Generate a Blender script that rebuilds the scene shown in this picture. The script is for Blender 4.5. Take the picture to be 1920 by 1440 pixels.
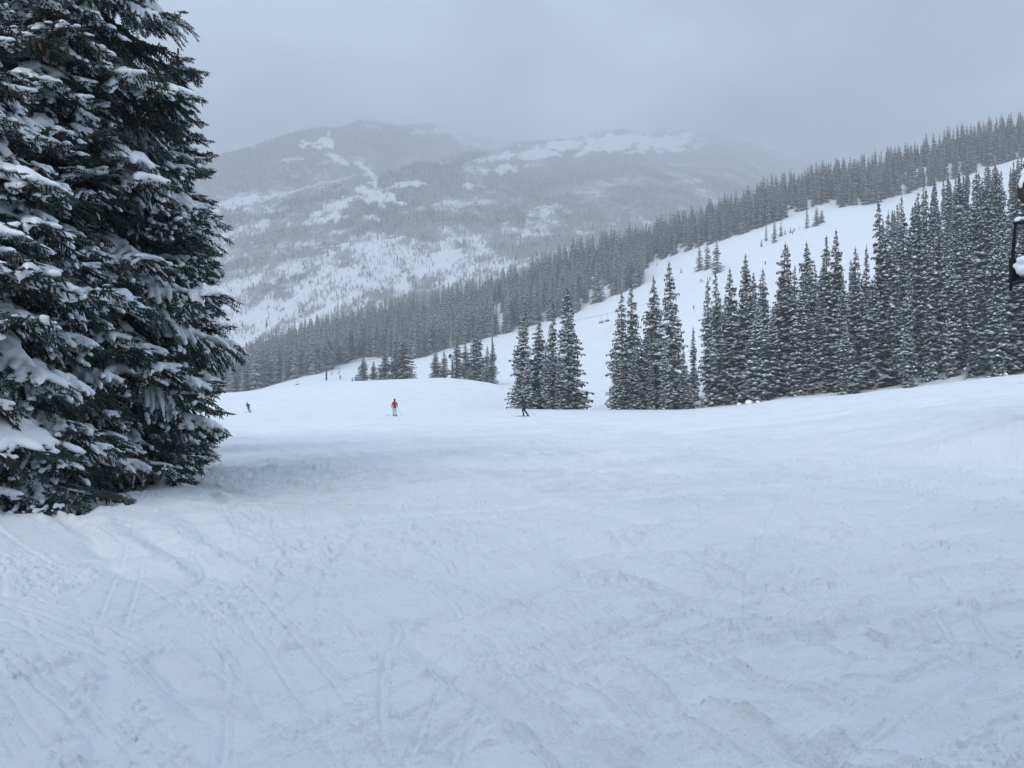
import bpy, bmesh, math, random
import numpy as np
from mathutils import Vector, Matrix, Quaternion

for o in list(bpy.data.objects):
    bpy.data.objects.remove(o, do_unlink=True)
SC = bpy.context.scene
COL = SC.collection
random.seed(7)
RNG = np.random.default_rng(7)
FPX, CX, CY, CAMZ = 1442.0, 960.0, 720.0, 1.65

# ------------------------------------------------------------------ camera, world, sun, exposure
cam_d = bpy.data.cameras.new('camera')
cam_d.sensor_width = 36.0
cam_d.lens = 36.0 * FPX / 1920.0
cam_d.clip_start = 0.05
cam_d.clip_end = 20000
cam = bpy.data.objects.new('camera', cam_d)
COL.objects.link(cam)
cam.location = (0, 0, CAMZ)
cam.rotation_euler = (math.radians(90), 0, 0)
SC.camera = cam

SUN_DIR = Vector((-0.38, -0.74, 0.56)).normalized()
SUN_EL = math.asin(SUN_DIR.z)
SUN_ROT = math.atan2(SUN_DIR.x, SUN_DIR.y)
world = bpy.data.worlds.new('World')
SC.world = world
world.use_nodes = True
wn = world.node_tree
wn.nodes.clear()
w_out = wn.nodes.new('ShaderNodeOutputWorld')
w_mix = wn.nodes.new('ShaderNodeMixShader')
w_sky = wn.nodes.new('ShaderNodeTexSky')
w_sky.sky_type = 'NISHITA'
w_sky.sun_disc = False
w_sky.sun_elevation = SUN_EL
w_sky.sun_rotation = SUN_ROT
w_bg1 = wn.nodes.new('ShaderNodeBackground')
w_bg1.inputs['Strength'].default_value = 0.08
w_bg2 = wn.nodes.new('ShaderNodeBackground')
w_bg2.inputs['Strength'].default_value = 1.0
w_tc = wn.nodes.new('ShaderNodeTexCoord')
w_map = wn.nodes.new('ShaderNodeMapping')
w_map.inputs['Scale'].default_value = (1.0, 1.0, 1.9)
w_map.inputs['Location'].default_value = (0.382, -1.567, -1.309)
w_noise = wn.nodes.new('ShaderNodeTexNoise')
w_noise.inputs['Scale'].default_value = 3.2
w_noise.inputs['Detail'].default_value = 3.0
w_noise.inputs['Roughness'].default_value = 0.5
w_ramp = wn.nodes.new('ShaderNodeValToRGB')
w_ramp.color_ramp.elements[0].position = 0.36
w_ramp.color_ramp.elements[0].color = (0.175, 0.245, 0.345, 1)
w_ramp.color_ramp.elements[1].position = 0.66
w_ramp.color_ramp.elements[1].color = (0.87, 1.08, 1.36, 1)
wn.links.new(w_tc.outputs['Generated'], w_map.inputs['Vector'])
wn.links.new(w_map.outputs['Vector'], w_noise.inputs['Vector'])
wn.links.new(w_noise.outputs['Fac'], w_ramp.inputs['Fac'])
# an overcast sky is brighter overhead than at the horizon
w_sep = wn.nodes.new('ShaderNodeSeparateXYZ')
w_grad = wn.nodes.new('ShaderNodeMath')
w_grad.operation = 'MULTIPLY_ADD'
w_grad.use_clamp = False
w_grad.inputs[1].default_value = 0.66
w_grad.inputs[2].default_value = 0.55
w_clamp = wn.nodes.new('ShaderNodeClamp')
wn.links.new(w_tc.outputs['Generated'], w_sep.inputs[0])
wn.links.new(w_sep.outputs['Z'], w_clamp.inputs['Value'])
wn.links.new(w_clamp.outputs['Result'], w_grad.inputs[0])
wn.links.new(w_grad.outputs[0], w_bg2.inputs['Strength'])
wn.links.new(w_ramp.outputs['Color'], w_bg2.inputs['Color'])
wn.links.new(w_sky.outputs['Color'], w_bg1.inputs['Color'])
w_mix.inputs['Fac'].default_value = 0.85
wn.links.new(w_bg1.outputs['Background'], w_mix.inputs[1])
wn.links.new(w_bg2.outputs['Background'], w_mix.inputs[2])
wn.links.new(w_mix.outputs['Shader'], w_out.inputs['Surface'])

sun_d = bpy.data.lights.new('sun', 'SUN')
sun_d.energy = 1.5
sun_d.angle = math.radians(36)
sun_d.color = (1.0, 0.99, 0.97)
sun = bpy.data.objects.new('sun', sun_d)
COL.objects.link(sun)
sun.rotation_euler = (-SUN_DIR).to_track_quat('-Z', 'Y').to_euler()

SC.view_settings.view_transform = 'Standard'
SC.view_settings.look = 'None'
SC.view_settings.exposure = 0.32
SC.view_settings.gamma = 1.0
SC.view_settings.use_curve_mapping = False
cy = SC.cycles
cy.max_bounces = 6
cy.diffuse_bounces = 3
cy.glossy_bounces = 2
cy.volume_bounces = 2
cy.use_adaptive_sampling = True
cy.adaptive_threshold = 0.012
cy.use_denoising = True
try:
    cy.denoiser = 'OPENIMAGEDENOISE'
    cy.denoising_input_passes = 'RGB_ALBEDO_NORMAL'
    cy.denoising_prefilter = 'ACCURATE'
except Exception:
    pass
cy.time_limit = 900
HAZE_DENSITY = 0.00050

# ------------------------------------------------------------------ helpers
def link(o):
    COL.objects.link(o)
    return o

def tag(o, label=None, cat=None, group=None, kind=None):
    if label: o['label'] = label
    if cat: o['category'] = cat
    if group: o['group'] = group
    if kind: o['kind'] = kind
    return o

def empty(name, loc=(0, 0, 0), rz=0.0, scale=1.0):
    o = bpy.data.objects.new(name, None)
    o.empty_display_size = 0.3
    o.location = loc
    o.rotation_euler = (0, 0, rz)
    o.scale = (scale,) * 3
    return link(o)

def mesh_np(name, V, F, mats, smooth=False, fmat=None):
    """F: (n,3) or (n,4) int array"""
    V = np.ascontiguousarray(V, dtype=np.float32)
    F = np.ascontiguousarray(F, dtype=np.int32)
    me = bpy.data.meshes.new(name)
    k = F.shape[1]
    me.vertices.add(len(V)); me.vertices.foreach_set('co', V.ravel())
    me.loops.add(F.size); me.loops.foreach_set('vertex_index', F.ravel())
    me.polygons.add(len(F))
    me.polygons.foreach_set('loop_start', np.arange(0, F.size, k, dtype=np.int32))
    try:
        me.polygons.foreach_set('loop_total', np.full(len(F), k, dtype=np.int32))
    except Exception:
        pass
    if fmat is not None:
        me.polygons.foreach_set('material_index', np.asarray(fmat, dtype=np.int32))
    me.polygons.foreach_set('use_smooth', np.full(len(F), smooth, dtype=bool))
    for m in (mats if isinstance(mats, (list, tuple)) else [mats]):
        me.materials.append(m)
    me.update(calc_edges=True)
    me.validate()
    return me

def obj(name, me, parent=None):
    o = bpy.data.objects.new(name, me)
    if parent: o.parent = parent
    return link(o)

class MB:
    """collects triangles"""
    def __init__(s): s.V = []; s.F = []; s.n = 0
    def add(s, V, F):
        V = np.asarray(V, dtype=np.float64); F = np.asarray(F, dtype=np.int64)
        if F.shape[1] == 4:
            F = np.concatenate([F[:, [0, 1, 2]], F[:, [0, 2, 3]]])
        s.V.append(V); s.F.append(F + s.n); s.n += len(V)
    def mesh(s, name, mats, smooth=False):
        return mesh_np(name, np.concatenate(s.V), np.concatenate(s.F), mats, smooth)
    def tube(s, pts, rad, k=8, cap=True):
        P = [Vector(p) for p in pts]
        R = rad if isinstance(rad, (list, tuple)) else [rad] * len(P)
        V = []; F = []
        for i, p in enumerate(P):
            d = (P[min(i + 1, len(P) - 1)] - P[max(i - 1, 0)]).normalized()
            a = d.orthogonal().normalized() if abs(d.z) > 0.95 else d.cross(Vector((0, 0, 1))).normalized()
            b = d.cross(a)
            for j in range(k):
                t = 2 * math.pi * j / k
                V.append(p + (a * math.cos(t) + b * math.sin(t)) * R[i])
        for i in range(len(P) - 1):
            for j in range(k):
                F.append((i * k + j, i * k + (j + 1) % k, (i + 1) * k + (j + 1) % k, (i + 1) * k + j))
        s.add([tuple(v) for v in V], F)
        if cap:
            for i, fl in ((0, True), (len(P) - 1, False)):
                ring = [tuple(V[i * k + j]) for j in range(k)] + [tuple(P[i])]
                s.add(ring, [((j + 1) % k, j, k) if fl else (j, (j + 1) % k, k) for j in range(k)])
    def box(s, c, size, bevel=0.0, rot=None):
        bm = bmesh.new()
        bmesh.ops.create_cube(bm, size=1.0)
        for v in bm.verts: v.co = Vector((v.co.x * size[0], v.co.y * size[1], v.co.z * size[2]))
        if bevel > 0:
            bmesh.ops.bevel(bm, geom=bm.edges[:], offset=bevel, segments=2, affect='EDGES', profile=0.6)
        s.bm(bm, c, rot)
    def bm(s, bm, c=(0, 0, 0), rot=None):
        bmesh.ops.triangulate(bm, faces=bm.faces[:])
        bm.verts.index_update()
        V = []
        for v in bm.verts:
            co = v.co.copy()
            if rot is not None: co = rot @ co
            V.append(tuple(co + Vector(c)))
        s.add(V, [tuple(v.index for v in f.verts) for f in bm.faces])
        bm.free()
    def ball(s, c, r, sub=2, rot=None, jitter=0.0):
        bm = bmesh.new()
        bmesh.ops.create_icosphere(bm, subdivisions=sub, radius=1.0)
        for v in bm.verts:
            k = 1 + random.uniform(-jitter, jitter)
            v.co = Vector((v.co.x * r[0] * k, v.co.y * r[1] * k, v.co.z * r[2] * k))
        s.bm(bm, c, rot)

# --- noise in numpy
def _h(ix, iy, seed):
    n = (ix.astype(np.int64) * 374761393 + iy.astype(np.int64) * 668265263 + seed * 1442695041) & 0xFFFFFFFF
    n = ((n ^ (n >> 13)) * 1274126177) & 0xFFFFFFFF
    n = (n ^ (n >> 16)) & 0xFFFFFFFF
    return n.astype(np.float64) / 4294967295.0

def perlin(x, y, seed=0):
    x0 = np.floor(x); y0 = np.floor(y)
    fx = x - x0; fy = y - y0
    ux = fx * fx * fx * (fx * (fx * 6 - 15) + 10); uy = fy * fy * fy * (fy * (fy * 6 - 15) + 10)
    def g(dx, dy):
        a = _h(x0 + dx, y0 + dy, seed) * 2 * np.pi
        return np.cos(a) * (fx - dx) + np.sin(a) * (fy - dy)
    a = g(0, 0); b = g(1, 0); c = g(0, 1); d = g(1, 1)
    return ((a + (b - a) * ux) + ((c + (d - c) * ux) - (a + (b - a) * ux)) * uy) * 1.4

def fbm(x, y, octv=4, seed=0, gain=0.5):
    s = np.zeros_like(x, dtype=np.float64); a = 1.0; f = 1.0
    for i in range(octv):
        s += a * perlin(x * f, y * f, seed + i * 17); a *= gain; f *= 2.03
    return s

def worley(x, y, seed=0):
    """distance to the nearest jittered point and that cell's random value"""
    x0 = np.floor(x); y0 = np.floor(y)
    best = np.full(x.shape, 9.0); val = np.zeros(x.shape)
    for dx in (-1, 0, 1):
        for dy in (-1, 0, 1):
            cx_ = x0 + dx; cy_ = y0 + dy
            px_ = cx_ + _h(cx_, cy_, seed); py_ = cy_ + _h(cx_, cy_, seed + 5)
            d = np.hypot(x - px_, y - py_)
            m = d < best
            best = np.where(m, d, best); val = np.where(m, _h(cx_, cy_, seed + 9), val)
    return best, val

def sstep(a, b, x):
    t = np.clip((x - a) / (b - a), 0, 1)
    return t * t * (3 - 2 * t)

def pchip(xs, ys, x):
    xs = np.asarray(xs, float); ys = np.asarray(ys, float)
    h = np.diff(xs); d = np.diff(ys) / h
    m = np.zeros(len(xs)); m[0] = d[0]; m[-1] = d[-1]
    for i in range(1, len(xs) - 1):
        if d[i - 1] * d[i] > 0:
            w1 = 2 * h[i] + h[i - 1]; w2 = h[i] + 2 * h[i - 1]
            m[i] = (w1 + w2) / (w1 / d[i - 1] + w2 / d[i])
    x = np.clip(x, xs[0], xs[-1])
    k = np.clip(np.searchsorted(xs, x) - 1, 0, len(xs) - 2)
    t = (x - xs[k]) / h[k]
    return ((2 * t**3 - 3 * t**2 + 1) * ys[k] + (t**3 - 2 * t**2 + t) * h[k] * m[k]
            + (-2 * t**3 + 3 * t**2) * ys[k + 1] + (t**3 - t**2) * h[k] * m[k + 1])

def zpy(Y, py): return CAMZ + (CY - py) / FPX * Y

class Terrain:
    """heights from surveyed profiles: bearing -> list of (distance, ('p', sight line) or height)"""
    def __init__(s, cols, y0, y1, nY=500, nU=500):
        us = sorted(cols)
        s.uu = np.array([(p - CX) / FPX for p in us])
        s.L0, s.L1 = math.log(y0), math.log(y1)
        s.lg = np.linspace(s.L0, s.L1, nY)
        tab = []
        for p in us:
            Ys = [math.log(a[0]) for a in cols[p]]
            Zs = [a[2] if len(a) == 3 else zpy(a[0], a[1]) for a in cols[p]]
            tab.append(pchip(Ys, Zs, s.lg))
        tab = np.array(tab)
        s.ug = np.linspace(s.uu[0], s.uu[-1], nU)
        s.T = np.stack([pchip(s.uu, tab[:, j], s.ug) for j in range(nY)], axis=1)
        k = np.exp(-0.5 * (np.arange(-9, 10) / 4.0) ** 2); k /= k.sum()
        pad = np.pad(s.T, ((9, 9), (0, 0)), mode='edge')
        s.T = np.stack([np.convolve(pad[:, j], k, mode='valid') for j in range(nY)], axis=1)
    def z(s, u, Y):
        u = np.asarray(u, float); Y = np.asarray(Y, float)
        a = np.clip((u - s.ug[0]) / (s.ug[1] - s.ug[0]), 0, len(s.ug) - 1.001)
        b = np.clip((np.log(np.maximum(Y, 0.01)) - s.L0) / (s.lg[1] - s.lg[0]), 0, len(s.lg) - 1.001)
        i = a.astype(int); j = b.astype(int); fa = a - i; fb = b - j
        T = s.T
        return (T[i, j] * (1 - fa) * (1 - fb) + T[i + 1, j] * fa * (1 - fb) + T[i, j + 1] * (1 - fa) * fb + T[i + 1, j + 1] * fa * fb)

# ------------------------------------------------------------------ materials
def new_mat(name):
    m = bpy.data.materials.new(name)
    m.use_nodes = True
    nt = m.node_tree
    return m, nt, nt.nodes['Principled BSDF'], nt.links.new

def simple(name, col, rough=0.6, metal=0.0, noise=0.0, scale=20):
    m, nt, b, L = new_mat(name)
    b.inputs['Base Color'].default_value = (*col, 1)
    b.inputs['Roughness'].default_value = rough
    b.inputs['Metallic'].default_value = metal
    if noise:
        n = nt.nodes.new('ShaderNodeTexNoise'); n.inputs['Scale'].default_value = scale
        r = nt.nodes.new('ShaderNodeValToRGB')
        r.color_ramp.elements[0].color = (*[c * (1 - noise) for c in col], 1)
        r.color_ramp.elements[1].color = (*[min(1, c * (1 + noise)) for c in col], 1)
        t = nt.nodes.new('ShaderNodeTexCoord')
        L(t.outputs['Object'], n.inputs['Vector']); L(n.outputs['Fac'], r.inputs['Fac']); L(r.outputs['Color'], b.inputs['Base Color'])
    return m

SNOW_C = (0.83, 0.865, 0.90)

def snow_ground():
    m, nt, b, L = new_mat('groomed_snow')
    N = nt.nodes.new
    b.inputs['Roughness'].default_value = 0.62
    b.inputs['Specular IOR Level'].default_value = 0.25
    geo = N('ShaderNodeNewGeometry')
    # faint tone variation: packed / scraped patches
    n1 = N('ShaderNodeTexNoise'); n1.inputs['Scale'].default_value = 0.35; n1.inputs['Detail'].default_value = 6
    r1 = N('ShaderNodeValToRGB')
    r1.color_ramp.elements[0].position = 0.35; r1.color_ramp.elements[0].color = (0.79, 0.83, 0.865, 1)
    r1.color_ramp.elements[1].position = 0.65; r1.color_ramp.elements[1].color = (0.855, 0.885, 0.915, 1)
    L(geo.outputs['Position'], n1.inputs['Vector']); L(n1.outputs['Fac'], r1.inputs['Fac'])
    at = N('ShaderNodeAttribute'); at.attribute_name = 'scraped'
    n4 = N('ShaderNodeTexNoise'); n4.inputs['Scale'].default_value = 2.2; n4.inputs['Detail'].default_value = 8; n4.inputs['Roughness'].default_value = 0.7
    L(geo.outputs['Position'], n4.inputs['Vector'])
    r4 = N('ShaderNodeMapRange'); r4.inputs['From Min'].default_value = 0.42; r4.inputs['From Max'].default_value = 0.62
    L(n4.outputs['Fac'], r4.inputs['Value'])
    mul = N('ShaderNodeMath'); mul.operation = 'MULTIPLY'
    L(at.outputs['Fac'], mul.inputs[0]); L(r4.outputs['Result'], mul.inputs[1])
    mx = N('ShaderNodeMix'); mx.data_type = 'RGBA'
    L(mul.outputs[0], mx.inputs['Factor']); L(r1.outputs['Color'], mx.inputs['A'])
    mx.inputs['B'].default_value = (0.58, 0.62, 0.61, 1)
    L(mx.outputs['Result'], b.inputs['Base Color'])
    # fine relief
    n2 = N('ShaderNodeTexNoise'); n2.inputs['Scale'].default_value = 9.0; n2.inputs['Detail'].default_value = 7; n2.inputs['Roughness'].default_value = 0.62
    n3 = N('ShaderNodeTexNoise'); n3.inputs['Scale'].default_value = 70.0; n3.inputs['Detail'].default_value = 3
    L(geo.outputs['Position'], n2.inputs['Vector']); L(geo.outputs['Position'], n3.inputs['Vector'])
    ad = N('ShaderNodeMath'); ad.operation = 'MULTIPLY_ADD'; ad.inputs[1].default_value = 0.25
    L(n3.outputs['Fac'], ad.inputs[0]); L(n2.outputs['Fac'], ad.inputs[2])
    bp = N('ShaderNodeBump'); bp.inputs['Strength'].default_value = 0.95; bp.inputs['Distance'].default_value = 0.04
    L(ad.outputs[0], bp.inputs['Height']); L(bp.outputs['Normal'], b.inputs['Normal'])
    return m

def snow_soft(name='fresh_snow'):
    m, nt, b, L = new_mat(name)
    N = nt.nodes.new
    b.inputs['Roughness'].default_value = 0.7
    b.inputs['Specular IOR Level'].default_value = 0.2
    b.inputs['Base Color'].default_value = (*SNOW_C, 1)
    t = N('ShaderNodeTexCoord')
    n = N('ShaderNodeTexNoise'); n.inputs['Scale'].default_value = 14; n.inputs['Detail'].default_value = 5
    L(t.outputs['Object'], n.inputs['Vector'])
    bp = N('ShaderNodeBump'); bp.inputs['Strength'].default_value = 0.3; bp.inputs['Distance'].default_value = 0.03
    L(n.outputs['Fac'], bp.inputs['Height']); L(bp.outputs['Normal'], b.inputs['Normal'])
    return m

def needles(name, dark, light, lo, hi, nscale, cover_lo, cover_hi, cmin=0.0, cmax=1.0):
    """needles with snow lying on whatever faces up"""
    m, nt, b, L = new_mat(name)
    N = nt.nodes.new
    b.inputs['Roughness'].default_value = 0.65
    b.inputs['Specular IOR Level'].default_value = 0.2
    geo = N('ShaderNodeNewGeometry'); t = N('ShaderNodeTexCoord'); oi = N('ShaderNodeObjectInfo')
    sp = N('ShaderNodeSeparateXYZ'); L(geo.outputs['True Normal'], sp.inputs[0])
    up = N('ShaderNodeMapRange'); up.inputs['From Min'].default_value = lo; up.inputs['From Max'].default_value = hi
    L(sp.outputs['Z'], up.inputs['Value'])
    va = N('ShaderNodeVectorMath'); va.operation = 'ADD'
    L(t.outputs['Object'], va.inputs[0]); L(oi.outputs['Random'], va.inputs[1])
    n = N('ShaderNodeTexNoise'); n.inputs['Scale'].default_value = nscale; n.inputs['Detail'].default_value = 4; n.inputs['Roughness'].default_value = 0.65
    L(va.outputs[0], n.inputs['Vector'])
    cv = N('ShaderNodeMapRange'); cv.inputs['From Min'].default_value = cover_lo; cv.inputs['From Max'].default_value = cover_hi
    cv.inputs['To Min'].default_value = cmin; cv.inputs['To Max'].default_value = cmax
    L(n.outputs['Fac'], cv.inputs['Value'])
    ml = N('ShaderNodeMath'); ml.operation = 'MULTIPLY'
    L(up.outputs['Result'], ml.inputs[0]); L(cv.outputs['Result'], ml.inputs[1])
    gr = N('ShaderNodeMix'); gr.data_type = 'RGBA'
    gr.inputs['A'].default_value = (*dark, 1); gr.inputs['B'].default_value = (*light, 1)
    n2 = N('ShaderNodeTexNoise'); n2.inputs['Scale'].default_value = nscale * 2.3
    L(va.outputs[0], n2.inputs['Vector']); L(n2.outputs['Fac'], gr.inputs['Factor'])
    mx = N('ShaderNodeMix'); mx.data_type = 'RGBA'
    L(ml.outputs[0], mx.inputs['Factor']); L(gr.outputs['Result'], mx.inputs['A'])
    mx.inputs['B'].default_value = (0.80, 0.84, 0.88, 1)
    L(mx.outputs['Result'], b.inputs['Base Color'])
    return m

M_GROUND = snow_ground()
M_SNOW = snow_soft()
M_NEEDLE = needles('spruce_needles', (0.018, 0.028, 0.025), (0.04, 0.055, 0.045), 0.40, 0.80, 2.2, 0.47, 0.62)
M_CONE = simple('spruce_cones', (0.09, 0.045, 0.03), 0.8, noise=0.4)
M_CROWN = needles('conifer_crown', (0.026, 0.036, 0.034), (0.05, 0.062, 0.055), 0.25, 0.9, 1.6, 0.38, 0.64, 0.10, 0.85)
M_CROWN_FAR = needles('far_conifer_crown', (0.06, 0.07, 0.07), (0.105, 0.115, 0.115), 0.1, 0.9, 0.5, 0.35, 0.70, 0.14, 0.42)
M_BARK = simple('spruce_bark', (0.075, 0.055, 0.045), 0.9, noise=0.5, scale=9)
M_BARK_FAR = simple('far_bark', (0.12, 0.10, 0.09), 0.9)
M_STEEL = simple('painted_steel', (0.06, 0.065, 0.07), 0.5, 0.3)
M_BLACK = simple('black_steel', (0.008, 0.009, 0.011), 0.7)
M_BLACK.node_tree.nodes['Principled BSDF'].inputs['Specular IOR Level'].default_value = 0.15
M_GREY = simple('galvanised_steel', (0.22, 0.23, 0.24), 0.55, 0.5)

# ------------------------------------------------------------------ the ground: one sheet from behind the camera to the ridge
NEAR = {
 -600: [(1, 0, 0.0), (9.5, 0, 0.05), (12, 0, -0.2), (20, 0, -0.4), (60, 0, -1.6), (130, 776), (190, 745), (330, 748), (540, 870), (700, 0, -130), (900, 0, -150)],
 0: [(1, 0, 0.0), (7, 0, 0.0), (9.5, 0, 0.03), (11.2, 0, -0.25), (15, 0, -0.5), (20, 0, -0.55), (30, 0, -0.65), (60, 0, -1.6), (90, 0, -2.6), (130, 776), (190, 742), (205, 742), (240, 746), (330, 746), (540, 840), (700, 0, -120), (900, 0, -150)],
 300: [(1, 0, 0.0), (7, 0, 0.0), (9.5, 0, 0.03), (12, 0, -0.08), (15, 0, -0.22), (20, 0, -0.35), (30, 0, -0.6), (60, 0, -1.7), (90, 0, -2.7), (130, 776), (190, 739), (205, 739), (240, 744), (330, 744), (420, 745), (540, 772), (700, 0, -110), (900, 0, -150)],
 440: [(1, 0, 0.0), (7, 0, 0.0), (9.3, 0, 0.03), (11.5, 0, -0.14), (15, 0, -0.28), (20, 0, -0.36), (30, 0, -0.65), (40, 0, -1.05), (55, 0, -1.9), (70, 0, -2.45), (90, 0, -3.0), (130, 776), (190, 735), (203, 737), (215, 739), (260, 742), (330, 738), (420, 726), (540, 706), (620, 0, -20), (700, 0, -100), (900, 0, -150)],
 600: [(1, 0, 0.0), (7, 0, 0.0), (9.3, 0, 0.02), (11.5, 0, -0.16), (15, 0, -0.30), (20, 0, -0.38), (30, 0, -0.65), (40, 0, -0.98), (62, 0, -1.8), (80, 0, -2.2), (110, 778), (150, 750), (190, 720), (203, 722), (220, 724), (260, 718), (300, 709), (340, 699), (430, 676), (530, 648), (620, 0, -5), (700, 0, -90), (900, 0, -150)],
 740: [(1, 0, 0.0), (7, 0, 0.0), (9.3, 0, 0.01), (11.5, 0, -0.15), (15, 0, -0.30), (20, 0, -0.38), (30, 0, -0.65), (40, 0, -0.95), (60, 0, -1.45), (79, 784), (110, 771), (150, 738), (190, 711), (203, 713), (220, 717), (260, 716), (300, 704), (360, 678), (440, 648), (530, 612), (620, 0, 8), (700, 0, -80), (900, 0, -150)],
 850: [(1, 0, 0.0), (7, 0, 0.0), (9.3, 0, 0.0), (11.5, 0, -0.13), (15, 0, -0.28), (20, 0, -0.36), (40, 0, -0.88), (60, 0, -1.35), (79, 780), (110, 769), (150, 736), (188, 708), (203, 711), (220, 714), (260, 705), (300, 690), (380, 652), (450, 622), (530, 590), (620, 0, 20), (700, 0, -70), (900, 0, -150)],
 940: [(1, 0, 0.0), (7, 0, 0.0), (9.5, 0, 0.0), (12, 0, -0.12), (15, 0, -0.25), (20, 0, -0.34), (40, 0, -0.82), (60, 0, -1.25), (79, 778), (105, 768), (120, 767), (150, 748), (178, 720), (190, 722), (210, 722), (240, 714), (300, 683), (395, 624), (460, 590), (530, 560), (620, 0, 32), (700, 0, -60), (900, 0, -150)],
 1020: [(1, 0, 0.0), (7, 0, 0.0), (10, 0, 0.0), (13, 0, -0.12), (20, 0, -0.32), (40, 0, -0.78), (60, 0, -1.18), (80, 776), (105, 768), (125, 772), (145, 764), (170, 745), (200, 726), (300, 664), (405, 603), (460, 565), (525, 527), (620, 0, 45), (700, 0, -50), (900, 0, -150)],
 1110: [(1, 0, 0.0), (7, 0, 0.0), (10, 0, 0.0), (13, 0, -0.11), (20, 0, -0.30), (40, 0, -0.75), (60, 0, -1.1), (80, 776), (105, 769.5), (125, 773), (140, 762), (165, 738), (180, 735), (250, 690), (300, 655), (415, 573), (465, 535), (520, 496), (620, 0, 55), (700, 0, -40), (900, 0, -150)],
 1200: [(1, 0, 0.0), (7, 0, 0.0), (10, 0, 0.0), (13, 0, -0.10), (20, 0, -0.28), (40, 0, -0.65), (60, 0, -0.95), (80, 775), (106, 770), (122, 774), (150, 748), (200, 700), (250, 648), (320, 592), (425, 530), (465, 505), (515, 473), (620, 0, 60), (700, 0, -30), (900, 0, -150)],
 1320: [(1, 0, 0.0), (7, 0, 0.0), (10, 0, 0.0), (13, 0, -0.08), (20, 0, -0.22), (40, 0, -0.48), (60, 0, -0.65), (80, 770.5), (100, 766.5), (108, 767), (125, 744), (160, 714), (200, 672), (250, 604), (340, 532), (440, 463), (510, 441), (620, 0, 70), (700, 0, -20), (900, 0, -150)],
 1500: [(1, 0, 0.0), (7, 0, 0.0), (10, 0, 0.0), (13, 0, -0.06), (20, 0, -0.12), (40, 0, 0.0), (60, 0, 0.15), (85, 747), (95, 751), (110, 0, 1.0), (130, 0, 5.5), (200, 0, 20), (300, 0, 50), (450, 397), (500, 377), (620, 0, 90), (700, 0, 0), (900, 0, -150)],
 1700: [(1, 0, 0.0), (7, 0, 0.0), (10, 0, -0.02), (12, 0, -0.09), (15, 0, -0.12), (20, 0, 0.14), (30, 0, 0.47), (45, 0, 0.92), (70, 728), (82, 742), (110, 0, 4.0), (150, 0, 16), (200, 0, 31), (300, 0, 66), (455, 364), (505, 323), (620, 0, 115), (700, 0, 20), (900, 0, -150)],
 1920: [(1, 0, 0.0), (7, 0, 0.0), (10, 0, -0.06), (12, 0, -0.2), (14.5, 0, -0.34), (16.8, 0, -0.26), (18.6, 0, 0.62), (20, 0, 0.76), (22, 0, 0.80), (30, 0, 0.98), (45, 0, 1.75), (60, 706), (75, 716), (100, 0, 8.5), (150, 0, 26), (200, 0, 43), (300, 0, 82), (460, 294), (505, 260), (620, 0, 140), (700, 0, 40), (900, 0, -150)],
 2500: [(1, 0, 0.0), (7, 0, 0.0), (12, 0, 0.05), (20, 0, 0.6), (30, 0, 1.5), (45, 0, 2.8), (60, 0, 4.0), (75, 0, 5.0), (100, 0, 14), (150, 0, 38), (200, 0, 62), (300, 0, 115), (470, 120), (510, 85), (620, 0, 200), (700, 0, 90), (900, 0, -150)],
 3000: [(1, 0, 0.0), (7, 0, 0.0), (12, 0, 0.05), (20, 0, 0.6), (30, 0, 1.5), (45, 0, 2.8), (60, 0, 4.5), (75, 0, 6.0), (100, 0, 16), (150, 0, 42), (200, 0, 70), (300, 0, 130), (470, 60), (510, 40), (620, 0, 210), (700, 0, 100), (900, 0, -150)],
}
TER = Terrain(NEAR, 1.0, 900.0)

def undulate(X, Y):
    far = sstep(25, 90, Y) * (1 - sstep(560, 620, Y))
    return fbm(X / 34.0, Y / 34.0, 3, 3) * 0.30 * far + fbm(X / 7.0, Y / 9.0, 3, 31) * 0.045 * sstep(2.5, 9, Y) * (1 - sstep(150, 400, Y))

def ground_z(X, Y):
    X = np.asarray(X, float); Y = np.asarray(Y, float)
    Yc = np.maximum(Y, 1.0)
    return TER.z(X / Yc, Yc) + undulate(X, Y)

def gz(x, y): return float(ground_z(np.array([x]), np.array([y]))[0])
def at(px, Y): return (px - CX) / FPX * Y

# ski and board tracks over the near snow: shallow curved grooves with thrown-up edges
TRACKS = []
for i in range(170):
    y0 = 2.0 * math.exp(random.random() * 2.3)
    ln = y0 * random.uniform(0.3, 1.0) + 0.8
    u0 = random.uniform(-0.75, 0.75)
    fam = random.random()
    slope = random.uniform(0.8, 2.6) if fam < 0.52 else (random.uniform(-1.2, -0.4) if fam < 0.85 else random.uniform(-0.3, 0.4))
    if i % 3:      # skis leave paired lines
        w_ = random.uniform(.016, .024); c_ = random.uniform(-.08, .08); sep = random.uniform(.18, .42)
        for k_ in (0, 1):
            TRACKS.append((u0 * y0 + k_ * sep, y0, ln * 1.5, slope, c_, w_, random.uniform(.015, .025), random.random()))
        continue
    TRACKS.append((u0 * y0, y0, ln, slope, random.uniform(-0.10, 0.10), random.choice((0.015, 0.018, 0.022, 0.03, 0.045)), random.uniform(0.011, 0.024), random.random()))
for i in range(46):     # broad side-slipped smears with a bank of thrown snow
    y0 = 2.4 * math.exp(random.random() * 1.9)
    TRACKS.append((random.uniform(-.75, .75) * y0, y0, y0 * random.uniform(.25, .7), random.choice((1.6, 2.2, 1.2, -1.0, -.7)) * random.uniform(.8, 1.2), random.uniform(-.12, .12), random.uniform(.07, .17), random.uniform(.034, .060), random.random()))
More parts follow.
